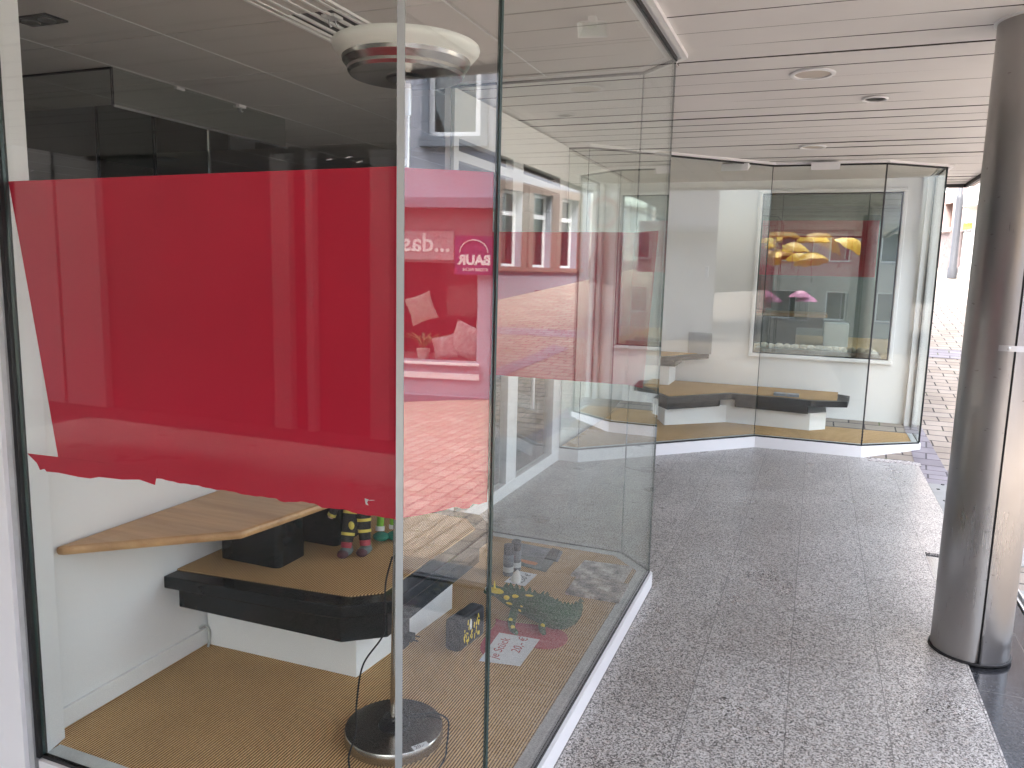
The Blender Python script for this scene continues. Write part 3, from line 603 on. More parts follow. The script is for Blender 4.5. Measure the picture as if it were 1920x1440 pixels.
# speaker box with yellow pattern
ra_ = thing('speaker_box', 'small black speaker with yellow speckled front on the sisal carpet', 'speaker', (-1.16, 2.54, .08))
Rz = Matrix.Translation((-1.166, 2.545, .0785)) @ Matrix.Rotation(math.radians(-8), 4, 'Z')
MB().box(-.032, .032, -.095, .095, 0, .125).build('housing', DARKPL, ra_, bevel=.014, xf=Rz)
gr = MB(); rr = random.Random(4)
for i in range(46):
    yy_, zz_ = rr.uniform(-.058, .055), rr.uniform(.02, .105); h_ = rr.uniform(.004, .010)
    gr.ell((.0322, yy_, zz_), (.001, rr.uniform(.002, .004), h_), 0, 8, 6)
gr.build('front_pattern', YEL, ra_, xf=Rz)
pk = MB(); pk.ell((.0335, -.012, .085), (.001, .007, .022), 0, 10, 8); pk.build('white_mark', WFELT, ra_, xf=Rz)
MB().box(-.020, .018, -.04, .07, .1245, .127).build('top_panel', BLACK, ra_, xf=Rz, bevel=.001)
# heart, cards
ht = []
for i in range(60):
    t_ = 2*PI*i/60; hx, hy = 16*math.sin(t_)**3/17., (13*math.cos(t_)-5*math.cos(2*t_)-2*math.cos(3*t_)-math.cos(4*t_))/17.
    ht.append((hx*.195, hy*.19))
an = math.radians(-128); ht = [(-.985+x*math.cos(an)-y*math.sin(an), 2.655+x*math.sin(an)+y*math.cos(an)) for x, y in ht]
tag(MB().prism(ht, .0785, .0835).build('felt_heart', FELTR), 'red felt heart lying flat under the spiky plush toy', 'felt heart')
def card(name, label, q, z, lines, ink, sz, grp=None):
    A_, B_, C_, D_ = [onz(*p, z) for p in q]
    mb = MB().prism([tuple(p[:2]) for p in (A_, B_, C_, D_)], z-.0006, z)
    u = Vector(B_-A_)
    w = Vector(D_-A_)
    for txt, fu, fw in lines:
        o_ = Vector(A_)+w*fw+u*fu+Vector((0, 0, .0004)); text_mb(txt, sz, frame_xf(o_, u, -w), mb, 1, .0003, .3)
    return tag(mb.build(name, [PAPER, ink]), label, 'card', grp)
card('price_card', 'large white handwritten price card lying over the red heart', [(898, 1239), (936, 1186), (1012, 1199), (975, 1249)], .0845, [('je Stück', .12, .38), ('20,- €', .38, .80)], INKR, .052)
card('price_card', 'small white handwritten card beside the two spray cans', [(946, 1091), (971, 1070), (1007, 1077), (984, 1099)], .081, [('Spray', .15, .35), ('2,50 €', .15, .75)], INK, .042)
# spray cans
sc = thing('spray_can', 'dark spray can standing in front, nearest the small card', 'spray can', (-1.262, 3.232, .08), 'two spray cans')
CANM = paint('can_print', (.10, .11, .13), .35, .5, 30)
MB().lathe([(.023, 0), (.025, .004), (.025, .095), (.022, .102), (.0, .103)], (-1.262, 3.232, .0785), 28).build('can', CANM, sc, smooth=True)
MB().lathe([(.0235, .103), (.0235, .145), (.020, .150), (0, .151)], (-1.262, 3.232, .0785), 28).build('cap', BLACKM, sc, smooth=True)
MB().lathe([(.0253, .02), (.0253, .045)], (-1.262, 3.232, .0785), 28).build('label_band', SILLM, sc, smooth=True)
s2 = copy_tree(sc); s2.location = (-1.250, 3.300, .08); tag(s2, 'dark spray can standing behind the front one, by the magazines')
# magazines / puzzle boxes
def mag(label, q, z, th, cols, grp='printed boxes and magazines on the carpet'):
    m, t, b = nodes('printed_cover'); v = coords(t); n = noise(t, v, 14, 4, .6)
    t.links.new(ramp(t, n, cols), b.inputs['Base Color']); setp(b, None, .3)
    P = [tuple(onz(*p, z)[:2]) for p in q]; r = thing('magazine', label, 'magazine', (P[0][0], P[0][1], z), grp)
    MB().prism(P, z-th, z).build('cover', m, r, bevel=.001); return r, P
g1, g2, g3, g4 = (.03, .03, .03), (.2, .2, .21), (.42, .36, .33), (.72, .70, .66)
r_, P_ = mag('glossy grey picture magazine nearest the glass', [(1060, 1110), (1083, 1077), (1180, 1095), (1160, 1127)], .092, .012, [(.36, g1), (.46, (.20, .17, .16)), (.54, (.42, .33, .29)), (.64, g4)])
r_, P_ = mag('grey picture magazine lying behind the one by the glass', [(1070, 1076), (1097, 1050), (1186, 1062), (1170, 1088)], .092, .012, [(.36, g1), (.5, g3), (.62, g4)])
r_, P_ = mag('dark magazine with orange stripe beside the spray cans', [(968, 1056), (985, 1034), (1042, 1047), (1024, 1071)], .086, .006, [(.3, (.05, .06, .06)), (.55, (.10, .13, .13)), (.75, (.26, .3, .28))])
MB().vpoly([onz(*p, .0865) for p in [(972, 1050), (976, 1048), (1003, 1054), (1009, 1056), (1004, 1060), (985, 1056)]], (0, 0, 1), .0004).build('orange_stripe', paint('orange_print', (.62, .18, .04), .4), r_)
r_, P_ = mag('dark flat box at the rear sill of near window', [(952, 1036), (972, 1017), (1055, 1033), (1046, 1051)], .088, .009, [(.3, (.04, .05, .06)), (.6, (.14, .16, .19)), (.8, (.3, .33, .36))])
MB().prism([tuple(onz(*p, .094)[:2]) for p in [(1021, 1046), (1035, 1027), (1050, 1031), (1042, 1050)]], .0882, .094).build('flap', BLACKM, r_)
# spiky plush dragon on heart
DG = paint('dark_green_fur', (.02, .085, .035), .95, .5, 60, .8, 300)
dr = thing('plush_dragon', 'spiky dark green plush dragon with yellow spots on the heart', 'soft toy', (-1.0, 2.85, .08))
hp = [np.array(p) for p in [(-1.19, 2.86, .165), (-1.15, 2.85, .16), (-1.09, 2.84, .150), (-1.02, 2.83, .145), (-.95, 2.82, .140), (-.89, 2.81, .13), (-.85, 2.82, .12), (-.82, 2.86, .125), (-.81, 2.91, .15)]]
bd = MB(); bd.tube(bez([tuple(p) for p in hp], 5), list(np.interp(np.linspace(0, 1, 41), [0, .08, .2, .35, .5, .65, .8, .92, 1], [.014, .022, .033, .047, .058, .055, .036, .02, .008])), 18, 0, 1.0)
for lp in [((-1.06, 2.80, .12), (-1.05, 2.74, .10), (-1.03, 2.70, .09), (-1.0, 2.665, .095)), ((-.93, 2.79, .12), (-.92, 2.74, .10), (-.90, 2.71, .093)), ((-1.05, 2.88, .12), (-1.06, 2.94, .10), (-1.08, 2.97, .09)), ((-.92, 2.87, .12), (-.9, 2.94, .10), (-.88, 2.96, .092))]:
    bd.tube(bez(lp, 4), list(np.linspace(.02, .009, (len(lp)-1)*4+1)), 10)
bd.build('body', DG, dr, smooth=True)
sp = MB(); rr = random.Random(9)
for i in range(17):
    t_ = .18+.8*i/16; k_ = t_*(len(hp)-1); i0 = min(int(k_), len(hp)-2); p = hp[i0]+(hp[i0+1]-hp[i0])*(k_-i0); r0 = np.interp(t_, [0, .2, .5, .8, 1], [.012, .038, .056, .036, .01])
    b0 = p+np.array([0, .012, r0*.75]); h_ = .012+.012*rr.random()+.010*math.sin(PI*t_)
    sp.lathe([(.014, 0), (.010, h_*.5), (.002, h_), (0, h_+.001)], tuple(b0), 8, 0, (rr.uniform(-.3, .5), rr.uniform(.2, .7), 1), 1, .6)
sp.build('spikes', DG, dr, smooth=True)
def spot(c, r): MB().ell(c, r, 0, 12, 8).build('spot', YEL, dr, smooth=True)
for (px, py, a, b2) in [(-1.135, .012, .013, .007), (-1.10, .0, .011, .008), (-1.06, .014, .013, .007), (-1.02, -.01, .010, .004), (-.985, -.005, .020, .012), (-.94, -.012, .011, .009), (-.90, -.004, .010, .008), (-1.0, .03, .016, .004), (-.95, .028, .014, .004), (-1.08, -.018, .016, .004), (-1.03, -.03, .009, .006)]:
    rr_ = np.interp(px, [-1.19, -1.1, -1.0, -.9, -.85], [.02, .035, .058, .055, .036]); zc_ = np.interp(px, [-1.19, -.85], [.165, .12]); yc_ = 2.84
    th_ = math.asin(max(-.95, min(.95, py*1.0/rr_+.35))); spot((px, yc_-rr_*math.cos(th_)-.001, zc_+rr_*math.sin(th_)), (a*1.25, .006, b2*1.3))
for (px, py, pz) in [(-1.05, 2.735, .112), (-1.025, 2.695, .104), (-.915, 2.74, .113)]: spot((px, py-.006, pz), (.009, .006, .008))
sn = MB(); sn.ell((-1.178, 2.852, .165), (.030, .026, .022), 0); sn.ell((-1.205, 2.845, .158), (.014, .016, .010), 0); sn.build('head', DG, dr, smooth=True)
mo = MB(); mo.prism([(-1.20, 2.825), (-1.185, 2.815), (-1.15, 2.81), (-1.13, 2.815), (-1.14, 2.835), (-1.18, 2.835)], .172, .186); mo.lathe([(.006, 0), (.001, .035)], (-1.165, 2.83, .185), 8); mo.build('crest', YEL, dr, bevel=.002)
e_ = MB().ell((-1.195, 2.828, .178), (.012, .008, .012)); eo = e_.build('eye', WFELT, dr, smooth=True)
MB().ell((-1.196, 2.8205, .179), (.0055, .003, .006)).build('pupil', INK, eo, smooth=True)
wf = MB(); wf.lathe([(.0, 0), (.022, .006), (.026, .022), (.017, .042), (.003, .060), (0, .061)], (-1.10, 2.90, .190), 18, 0, (.1, .25, 1), 1, .7); wf.build('white_horn', WFELT, dr, smooth=True)
wf2 = MB(); wf2.ell((-1.215, 2.79, .105), (.010, .010, .014)); wf2.build('paw_tip', WFELT, dr, smooth=True)
# ================================================================== things on the inner ceiling
def ceil_thing(nm, lb, ct, c3, grp=None): return thing(nm, lb, ct, c3, grp)
ds = ceil_thing('recessed_spotlight', 'dark square twin spotlight recessed in tiles above the red paper', 'spotlight', (-2.97, 2.31, 2.45))
MB().box(-3.07, -2.87, 2.26, 2.36, 2.442, 2.4495).build('plate', BLACKM, ds)
for sx_ in (-3.015, -2.925):
    MB().lathe([(.034, 0), (.034, .003), (.024, .003), (.012, .0), (0, -.001)], (sx_, 2.31, 2.4385), 24).build('lens', ALU, ds, smooth=True)
hk = ceil_thing('ceiling_clip', 'small metal ceiling clip with two hooks, nearer the window', 'ceiling clip', (-3.345, 3.40, 2.45), 'ceiling clips')
MB().box(-3.375, -3.315, 3.37, 3.43, 2.436, 2.4495).build('bracket', WHITE_M, hk, bevel=.002)
for s_ in (-.015, .015): MB().tube([(-3.345+s_, 3.4, 2.436), (-3.345+s_, 3.4, 2.42), (-3.345+s_, 3.41, 2.412), (-3.345+s_, 3.42, 2.418)], .003, 8).build('hook', ALU, hk, smooth=True)
h2 = copy_tree(hk); h2.location = (-3.33, 3.87, 2.45); tag(h2, 'small metal ceiling clip with two hooks, further into the shop')
h3 = copy_tree(hk); h3.location = (-1.80, 2.62, 2.45); tag(h3, 'ceiling clip with hooks beside the slotted light above the lamp bowl')
slt = ceil_thing('slotted_ceiling_light', 'slotted light strip with pale metal rails in ceiling above lamp', 'ceiling light', (-1.83, 2.65, 2.45))
MB().box(-1.975, -1.72, 2.0, 2.545, 2.4400, 2.4495).build('rail', TILEM, slt)
g_ = MB(); g_.box(-1.955, -1.735, 2.548, 3.2, 2.446, 2.4496, 0)
g_.build('dark_slot', BLACKM, slt)
for xx in (-1.985, -1.952, -1.905, -1.845, -1.79, -1.735, -1.705): MB().box(xx-.006, xx+.006, 1.95, 3.22, 2.436, 2.4458).build('rail', WHITE_M, slt)
hl = ceil_thing('halogen_floodlight', 'small tilted white floodlight with clear bulb under window ceiling', 'floodlight', (-.86, 2.93, 2.43))
def flood(r, c, ang, s=1.0):
    X = Matrix.Translation(c) @ Matrix.Rotation(ang, 4, 'Z') @ Matrix.Rotation(math.radians(-30), 4, 'X')
    h = MB(); h.add([(-.07*s, -.04*s, 0), (.07*s, -.04*s, 0), (.07*s, .05*s, 0), (-.07*s, .05*s, 0), (-.05*s, -.02*s, .035*s), (.05*s, -.02*s, .035*s), (.05*s, .03*s, .035*s), (-.05*s, .03*s, .035*s)],
              [(4, 5, 6, 7), (0, 1, 5, 4), (1, 2, 6, 5), (2, 3, 7, 6), (3, 0, 4, 7)]); h.build('housing', WHITE_M, r, xf=X)
    MB().box(-.066*s, .066*s, -.036*s, .046*s, .004, .007).build('front_glass', G_MAIN, r, xf=X)
    MB().tube([(-.02*s, 0, .018*s), (.02*s, 0, .018*s)], .007*s, 10).build('bulb', OPAL, r, xf=X, smooth=True)
flood(hl, (-.86, 2.93, 2.405), .2, .8)
MB().box(-.875, -.845, 2.915, 2.945, 2.425, 2.4495).build('bracket', WHITE_M, hl)
# mirror clad bulkhead and column inside the shop
mb_ = thing('mirrored_bulkhead', 'mirror clad box hanging from the shop ceiling', 'bulkhead', (-4.0, 3.6, 2.3))
MB().box(-5.2, -3.325, 2.956, 4.30, 2.27, 2.4495).build('cladding', MIRROR, mb_)
eb = MB(); eb.box(-3.3245, -3.318, 2.95, 2.962, 2.27, 2.449); eb.box(-5.2, -3.325, 2.950, 2.9555, 2.44, 2.449); eb.build('edge_trim', BLACKM, mb_)
MB().box(-3.3242, -3.316, 2.963, 4.30, 2.262, 2.272).build('lower_trim', ALU, mb_)
mc = thing('mirrored_column', 'square mirror clad column standing in the dark shop', 'column', (-4.6, 4.45, 0))
MB().box(-4.86, -4.33, 4.18, 4.70, 0, 2.4495).build('mirror_panel', MIRROR, mc)
ec = MB(); ec.box(-4.34, -4.325, 4.172, 4.19, 0, 2.449); ec.box(-4.868, -4.856, 4.172, 4.182, 0, 2.449); ec.build('edge_trim', BLACKM, mc)
MB().box(-4.335, -4.322, 4.69, 4.705, 0, 2.449).build('corner_trim', ALU, mc)
shf = thing('shelf_unit', 'pale shelf unit against the far wall of the dark shop', 'shelf unit', (-6, 9, 0))
for k_ in range(5): MB().box(-7.6+.9*k_, -7.56+.9*k_, 8.6, 9.1, 0, 2.05).build('upright', PVC, shf)
for z_ in (.1, .5, .9, 1.3, 1.7, 2.03): MB().box(-7.6, -3.95, 8.62, 9.08, z_, z_+.025).build('shelf', PVC, shf)
rl = thing('recessed_downlight', 'round glass downlight in the dark shop ceiling above red paper', 'downlight', (-3.1, 5.9, 2.45))
MB().lathe([(.11, 0), (.11, -.012), (.09, -.016), (0, -.016)], (-3.0, 5.6, 2.4495), 32).build('rim', ALU, rl, smooth=True)
# ================================================================== door front beyond window A (x = -1.85)
dw = thing('glass_door', 'white framed glazed shop door in the passage behind near window', 'door', (-1.86, 4.8, 0))
XD = -1.85
MB().box(XD-.06, XD, 3.80, 5.80, .0, .085).build('base_rail', WHITE_M, dw)
for (a, b2) in ((3.80, 3.86), (4.66, 4.84), (5.62, 5.80)): MB().box(XD-.055, XD-.003, a, b2, .085, 2.2).build('post', WHITE_M, dw)
for (a, b2) in ((3.86, 4.66), (4.84, 5.62)):
    MB().box(XD-.034, XD-.026, a+.001, b2-.001, .086, 2.085).build('glass_pane', [G_FAR], dw)
MB().box(XD-.06, XD-.001, 3.80, 5.80, 2.2, 2.4495).build('head_panel', WHITE, dw)
MB().box(XD-.054, XD-.004, 3.86, 5.62, 2.085, 2.135).build('transom', WHITE_M, dw)
h = MB(); h.tube([(XD+.05, 5.0, .55), (XD+.05, 5.0, 1.3)], .012, 12); h.tube([(XD-.01, 4.86, .80), (XD+.05, 4.87, .80), (XD+.05, 5.0, .80)], .010, 10); h.tube([(XD-.01, 4.86, 1.2), (XD+.05, 4.87, 1.2), (XD+.05, 5.0, 1.2)], .010, 10)
h.build('handle', PVC, dw, smooth=True)
tag(MB().box(-1.99, -1.905, 5.81, 8.27, 0, 2.449).build('end_wall', WALLW), 'white end wall closing the left side of far window', 'wall')
tag(MB().prism([(-1.852, 5.806), (-1.852, 5.79), (-1.845, 5.79)], 0, 2.4).build('corner_post', WHITE_M), 'thin white corner post between the door and far window', 'post')
# ================================================================== WINDOW B
PB = [(-1.85, 5.80), (-1.69, 5.80), (-.427, 7.063), (.445, 7.085), (.925, 7.44), (.925, 8.14)]
YB = 8.15
inB = [tuple(p) for p in offset_poly(PB, .0585)]
B = case('display_window', 'far frameless angled shop window with black shelves inside', PB, [G_FAR]*5, .105, (-.3, 7.5, 0), inB+[(.86, YB-.002), (-1.85, YB-.002)],
         joints=[(.4455, 7.084, .011, GASKET, 20), (.926, 7.439, .009, GASKET, 80)])
jm = MB(); jm.box(.86, .925, 8.085, 8.149, .1, 2.448); jm.build('jamb', WHITE_M, B); MB().box(.912, .924, 8.06, 8.084, .1, 2.448).build('gasket', GASKET, B)
MB().prism([(p[0], p[1]) for p in inB]+[(.9, YB), (-1.85, YB)], 2.449, 2.4525).build('ceiling_panel', TILEM, B)
# back wall with opening
WX0, WX1, WZ0, WZ1 = -.575, .675, .742, 2.325
wb = thing('inner_wall', 'white back wall of far window with a framed opening', 'wall', (-.4, 8.2, 0))
w_ = MB(); w_.box(-1.9, WX0, YB, YB+.12, 0, 2.46); w_.box(WX1, 1.0, YB, YB+.12, 0, 2.46); w_.box(WX0, WX1, YB, YB+.12, 0, WZ0); w_.box(WX0, WX1, YB, YB+.12, WZ1, 2.46)
w_.build('panel', WALLW, wb)
wf_ = MB(); fw_ = .035
wf_.box(WX0-fw_, WX1+fw_, YB-.03, YB-.001, WZ1, WZ1+fw_); wf_.box(WX0-fw_, WX1+fw_, YB-.045, YB-.001, WZ0-fw_, WZ0); wf_.box(WX0-fw_, WX0, YB-.03, YB-.001, WZ0, WZ1); wf_.box(WX1, WX1+fw_, YB-.03, YB-.001, WZ0, WZ1)
wf_.build('window_frame', WHITE, wb, bevel=.006)
MB().box(WX0, WX1, YB+.02, YB+.028, WZ0, WZ1).build('window_pane', G_WIN, wb)
gk = MB(); 
for (a, b2, c_, d_) in ((WX0, WX1, WZ1-.012, WZ1), (WX0, WX1, WZ0, WZ0+.012), (WX0, WX0+.012, WZ0+.012, WZ1-.012), (WX1-.012, WX1, WZ0+.012, WZ1-.012)): gk.box(a, b2, YB+.008, YB+.0195, c_, d_)
gk.build('gasket', GASKET, wb)
sw_ = thing('wall_switch', 'slim white cover plate on grey back wall of far window', 'cover plate', (-1.15, YB, 1.6))
q = ony(1325, 510, YB); MB().box(q[0]-.018, q[0]+.018, YB-.008, YB, q[2]-.06, q[2]+.06).build('plate', PVC, sw_, bevel=.002)
q = ony(1325, 510, YB); MB().box(q[0]-.008, q[0]+.008, YB-.011, YB-.008, q[2]-.015, q[2]+.015).build('rocker', PVC, sw_, bevel=.001)
# shelves in B
zB = .102
s1 = thing('display_shelf', 'long black angled shelf with sisal top on white plinths', 'shelf', (-.6, 7.5, zB), 'black shelves in the far window')
MB().prism([(-1.60, 7.50), (-1.20, 6.93), (-.69, 7.50), (.02, 7.43), (.33, 7.56), (.36, 7.95), (.10, YB-.003), (-1.6, YB-.003)], .345, .40).build('top_slab', BLACKM, s1, bevel=.003)
MB().prism([(-1.52, 7.52), (-1.20, 7.02), (-.72, 7.57), (.02, 7.50), (.24, 7.58), (.26, YB-.02), (-1.52, YB-.02)], .40, .404).build('carpet', SISAL, s1)
u = MB(); u.prism([(-1.5, 7.5), (-1.22, 7.08), (-.80, 7.53), (-.80, 8.0), (-1.5, 8.0)], .265, .345); u.prism([(-.66, 7.56), (.0, 7.50), (.0, 8.0), (-.66, 8.0)], .265, .345); u.build('under_box', BLACKM, s1)
p_ = MB(); p_.prism([(-1.42, 7.55), (-1.25, 7.15), (-.74, 7.60), (.02, 7.56), (.16, 7.70), (.16, YB-.003), (-1.42, YB-.003)], zB, .265); p_.prism([(-.80, 7.6), (-.66, 7.6), (-.66, 8.0), (-.80, 8.0)], .265, .345); p_.build('plinth', WHITE, s1)
s2_ = thing('display_shelf', 'short upper black shelf on white block at left of far window', 'shelf', (-1.4, 7.95, .404), 'black shelves in the far window')
MB().prism([(-1.75, 7.60), (-1.35, 7.60), (-1.0, YB-.004), (-1.75, YB-.004)], .655, .70).build('top_slab', BLACKM, s2_, bevel=.003)
MB().prism([(-1.75, 7.66), (-1.38, 7.66), (-1.12, YB-.02), (-1.75, YB-.02)], .70, .704).build('carpet', SISAL, s2_)
MB().box(-1.75, -1.27, 7.68, 8.1, .60, .655).build('under_box', BLACKM, s2_)
MB().box(-1.75, -1.33, 7.72, 8.1, .405, .60).build('plinth', WHITE, s2_)
gb = MB(); gb.box(-1.22, -.98, YB-.02, YB-.001, .70, .92)
tag(gb.build('grey_board', paint('grey_board', (.42, .42, .41), .6)), 'plain grey board leaning on wall above upper black shelf', 'board')
bk = thing('booklet_stack', 'two grey flat booklets lying side by side on long shelf', 'booklets', (-.2, 7.62, .405))
for (xa, xb) in ((-.315, -.205), (-.20, -.09)):
    MB().box(xa, xb, 7.55, 7.66, .4045, .428).build('booklet', paint('booklet_cover', (.20, .22, .25), .4, .3, 40), bk, bevel=.001)
    MB().box(xa+.02, xb-.03, 7.59, 7.615, .4282, .4288).build('title_strip', PAPER, bk)
for i, (px, py, an_, lb) in enumerate([(1380, 315, .5, 'white floodlight nearer the angled left pane of far window'), (1548, 313, 0, 'white floodlight above the framed opening of far window')]):
    q = onz(px, py, 2.41)
    q[1] = min(q[1], 8.0); r = thing('floodlight', lb, 'floodlight', tuple(q), 'floodlights in the far window')
    X = Matrix.Translation((q[0], q[1], 2.41)) @ Matrix.Rotation(an_-.6 if i == 0 else 0, 4, 'Z')
    MB().add([(-.11, -.06, -.03), (.11, -.06, -.03), (.11, .06, .02), (-.11, .06, .02), (-.11, -.05, .03), (.11, -.05, .03), (.11, .06, .03), (-.11, .06, .03)], [(0, 3, 2, 1), (4, 5, 6, 7), (0, 1, 5, 4), (1, 2, 6, 5), (2, 3, 7, 6), (3, 0, 4, 7)]).build('housing', PVC, r, xf=X)
    MB().box(-.02, .02, -.02, .02, .03, .0385).build('bracket', PVC, r, xf=X)
# room C seen through the opening
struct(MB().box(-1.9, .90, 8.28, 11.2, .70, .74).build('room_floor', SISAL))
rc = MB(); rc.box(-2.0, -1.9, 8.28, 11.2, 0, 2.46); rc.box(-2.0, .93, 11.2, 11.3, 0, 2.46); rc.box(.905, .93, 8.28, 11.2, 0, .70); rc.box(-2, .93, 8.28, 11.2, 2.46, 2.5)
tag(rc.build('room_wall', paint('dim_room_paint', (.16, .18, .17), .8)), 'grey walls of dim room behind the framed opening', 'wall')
MB_ = MB().slab((.915, 8.28), (.915, 11.19), .008, .70, 2.46); tag(MB_.build('side_glass', G_FAR), 'clear street side glass of room behind framed opening', 'glass')
q0, q1 = ony(1430, 416, 8.26), ony(1649, 414, 8.26); q2 = ony(1642, 520, 8.26)
rp = MB().box(-.565, q1[0], 8.215, 8.2165, q2[2], q1[2]); tag(rp.build('red_poster', RED), 'flat red poster hanging behind the pane of framed opening', 'poster')
tC = thing('display_table', 'wood topped black display table behind the framed opening', 'table', (-.2, 9.6, .74))
MB().box(-1.2, .12, 9.3, 9.9, 1.07, 1.11).build('tabletop', WOOD, tC, bevel=.01); MB().box(-1.2, .08, 9.34, 9.86, .95, 1.07).build('under_box', BLACKM, tC); MB().box(-.9, -.2, 9.4, 9.8, .74, .95).build('pedestal', BLACK, tC)
tag(MB().box(.10, .36, 9.5, 9.9, .74, 1.0).build('white_block', WHITE, bevel=.003), 'white display block beside wood topped table behind the opening', 'block')
fb = thing('fruit_tray', 'row of pale fruit shapes in a brown tray at foot of the opening', 'tray', (0, 8.45, .74))
MB().box(-.56, .62, 8.35, 8.62, .741, .78).build('tray', mk_wood('brown_wood', (.12, .06, .03), (.2, .1, .05)), fb)
rr = random.Random(2); FRM = paint('pale_fruit', (.55, .42, .28), .5, .4, 6)
for i in range(14): MB().ell((-.49+.078*i, rr.uniform(8.42, 8.56), .80), (.03+.012*rr.random(), .03, .028), 0, 12, 8).build('fruit', FRM, fb, smooth=True)
# ================================================================== round ceiling lights in the arcade
def dl(px, py, r, dark, lb):
    q = onz(px, py, ZC); o = thing('recessed_downlight', lb, 'downlight', (q[0], q[1], ZC), 'round lights in the slatted ceiling')
    MB().lathe([(r, .0), (r, -.006), (r*.93, -.010), (r*.80, -.008), (r*.79, .004)], (q[0], q[1], ZC-.004), 40).build('rim', PVC, o, smooth=True)
    MB().lathe([(r*.79, .002), (r*.5, .0 if not dark else .004), (0, -.001 if not dark else .006)], (q[0], q[1], ZC-.008), 40).build('lens', BLACKM if dark else paint('lamp_lens', (.55, .50, .44), .6), o, smooth=True)
dl(1524, 136, .103, False, 'largest round frosted light in the slatted ceiling, nearest')
dl(1641, 183, .066, True, 'small round light with a black opening near the steel pillar')
dl(1524, 274, .095, False, 'round frosted light in slatted ceiling just before far window')
# ================================================================== steel pillar
sp_ = thing('steel_pillar', 'round brushed steel pillar with vertical black seam', 'pillar', (.69, 3.478, 0))
PC = (.692, 3.482); PR = .142; az = math.atan2(3.345-PC[1], .700-PC[0])
pv = MB(); n_ = 96; g0 = .028
for i in range(n_):
    pass
pts = [(PC[0]+PR*math.cos(az+g0+(2*PI-2*g0)*i/n_), PC[1]+PR*math.sin(az+g0+(2*PI-2*g0)*i/n_)) for i in range(n_+1)]
inner = [(PC[0]+(PR-.006)*math.cos(az+g0+(2*PI-2*g0)*i/n_), PC[1]+(PR-.006)*math.sin(az+g0+(2*PI-2*g0)*i/n_)) for i in range(n_+1)]
zz = [.008, .2, .8, 1.4, 2.0, 2.464]
vs = [(p[0], p[1], z) for z in zz for p in pts]; W_ = n_+1
fs = [(j*W_+i, j*W_+i+1, (j+1)*W_+i+1, (j+1)*W_+i) for j in range(len(zz)-1) for i in range(n_)]
vs2 = [(p[0], p[1], z) for z in (zz[0], zz[-1]) for p in inner]; K0 = len(vs)
fs += [(K0+i+1, K0+i, K0+W_+i, K0+W_+i+1) for i in range(n_)]+[(0, K0, K0+W_, (len(zz)-1)*W_), (n_, (len(zz)-1)*W_+n_, K0+W_+n_, K0+n_)]
pv.add(vs+vs2, fs); pv.build('shell', STEEL, sp_, smooth=True)
MB().lathe([(PR-.008, 0), (PR-.008, 2.464)], (*PC, 0), 48).build('core', GASKET, sp_, smooth=True)
MB().lathe([(PR+.008, 0), (PR+.008, .007), (PR-.002, .009)], (*PC, 0.0005), 64).build('base_ring', GASKET, sp_, smooth=True)
MB().lathe([(PR+.012, 0), (PR+.012, -.006), (PR+.001, -.008)], (*PC, 2.4645), 64).build('top_ring', WHITE_M, sp_, smooth=True)
bl = MB(); 
for i in range(14):
    a_ = az-.62+i*.115; 
bandp = [(PC[0]+(PR+.002)*math.cos(az-.38+i*.06), PC[1]+(PR+.002)*math.sin(az-.38+i*.06)) for i in range(24)]; bando = [(PC[0]+(PR+.0045)*math.cos(az-.38+i*.06), PC[1]+(PR+.0045)*math.sin(az-.38+i*.06)) for i in range(24)]
bl = MB(); 
for i in range(23): bl.prism([bandp[i], bandp[i+1], bando[i+1], bando[i]], 1.250, 1.272)
bl.build('clamp_band', ALU, sp_)
sc_ = MB()
for k_ in (-.15, .55): 
    a_ = az+k_; dd = (math.cos(a_), math.sin(a_), 0); sc_.lathe([(.007, 0), (.007, .002), (.004, .0035), (0, .0037)], (PC[0]+(PR+.004)*dd[0], PC[1]+(PR+.004)*dd[1], 1.261), 14, 0, dd)
sc_.build('screw', ALU, sp_, smooth=True)
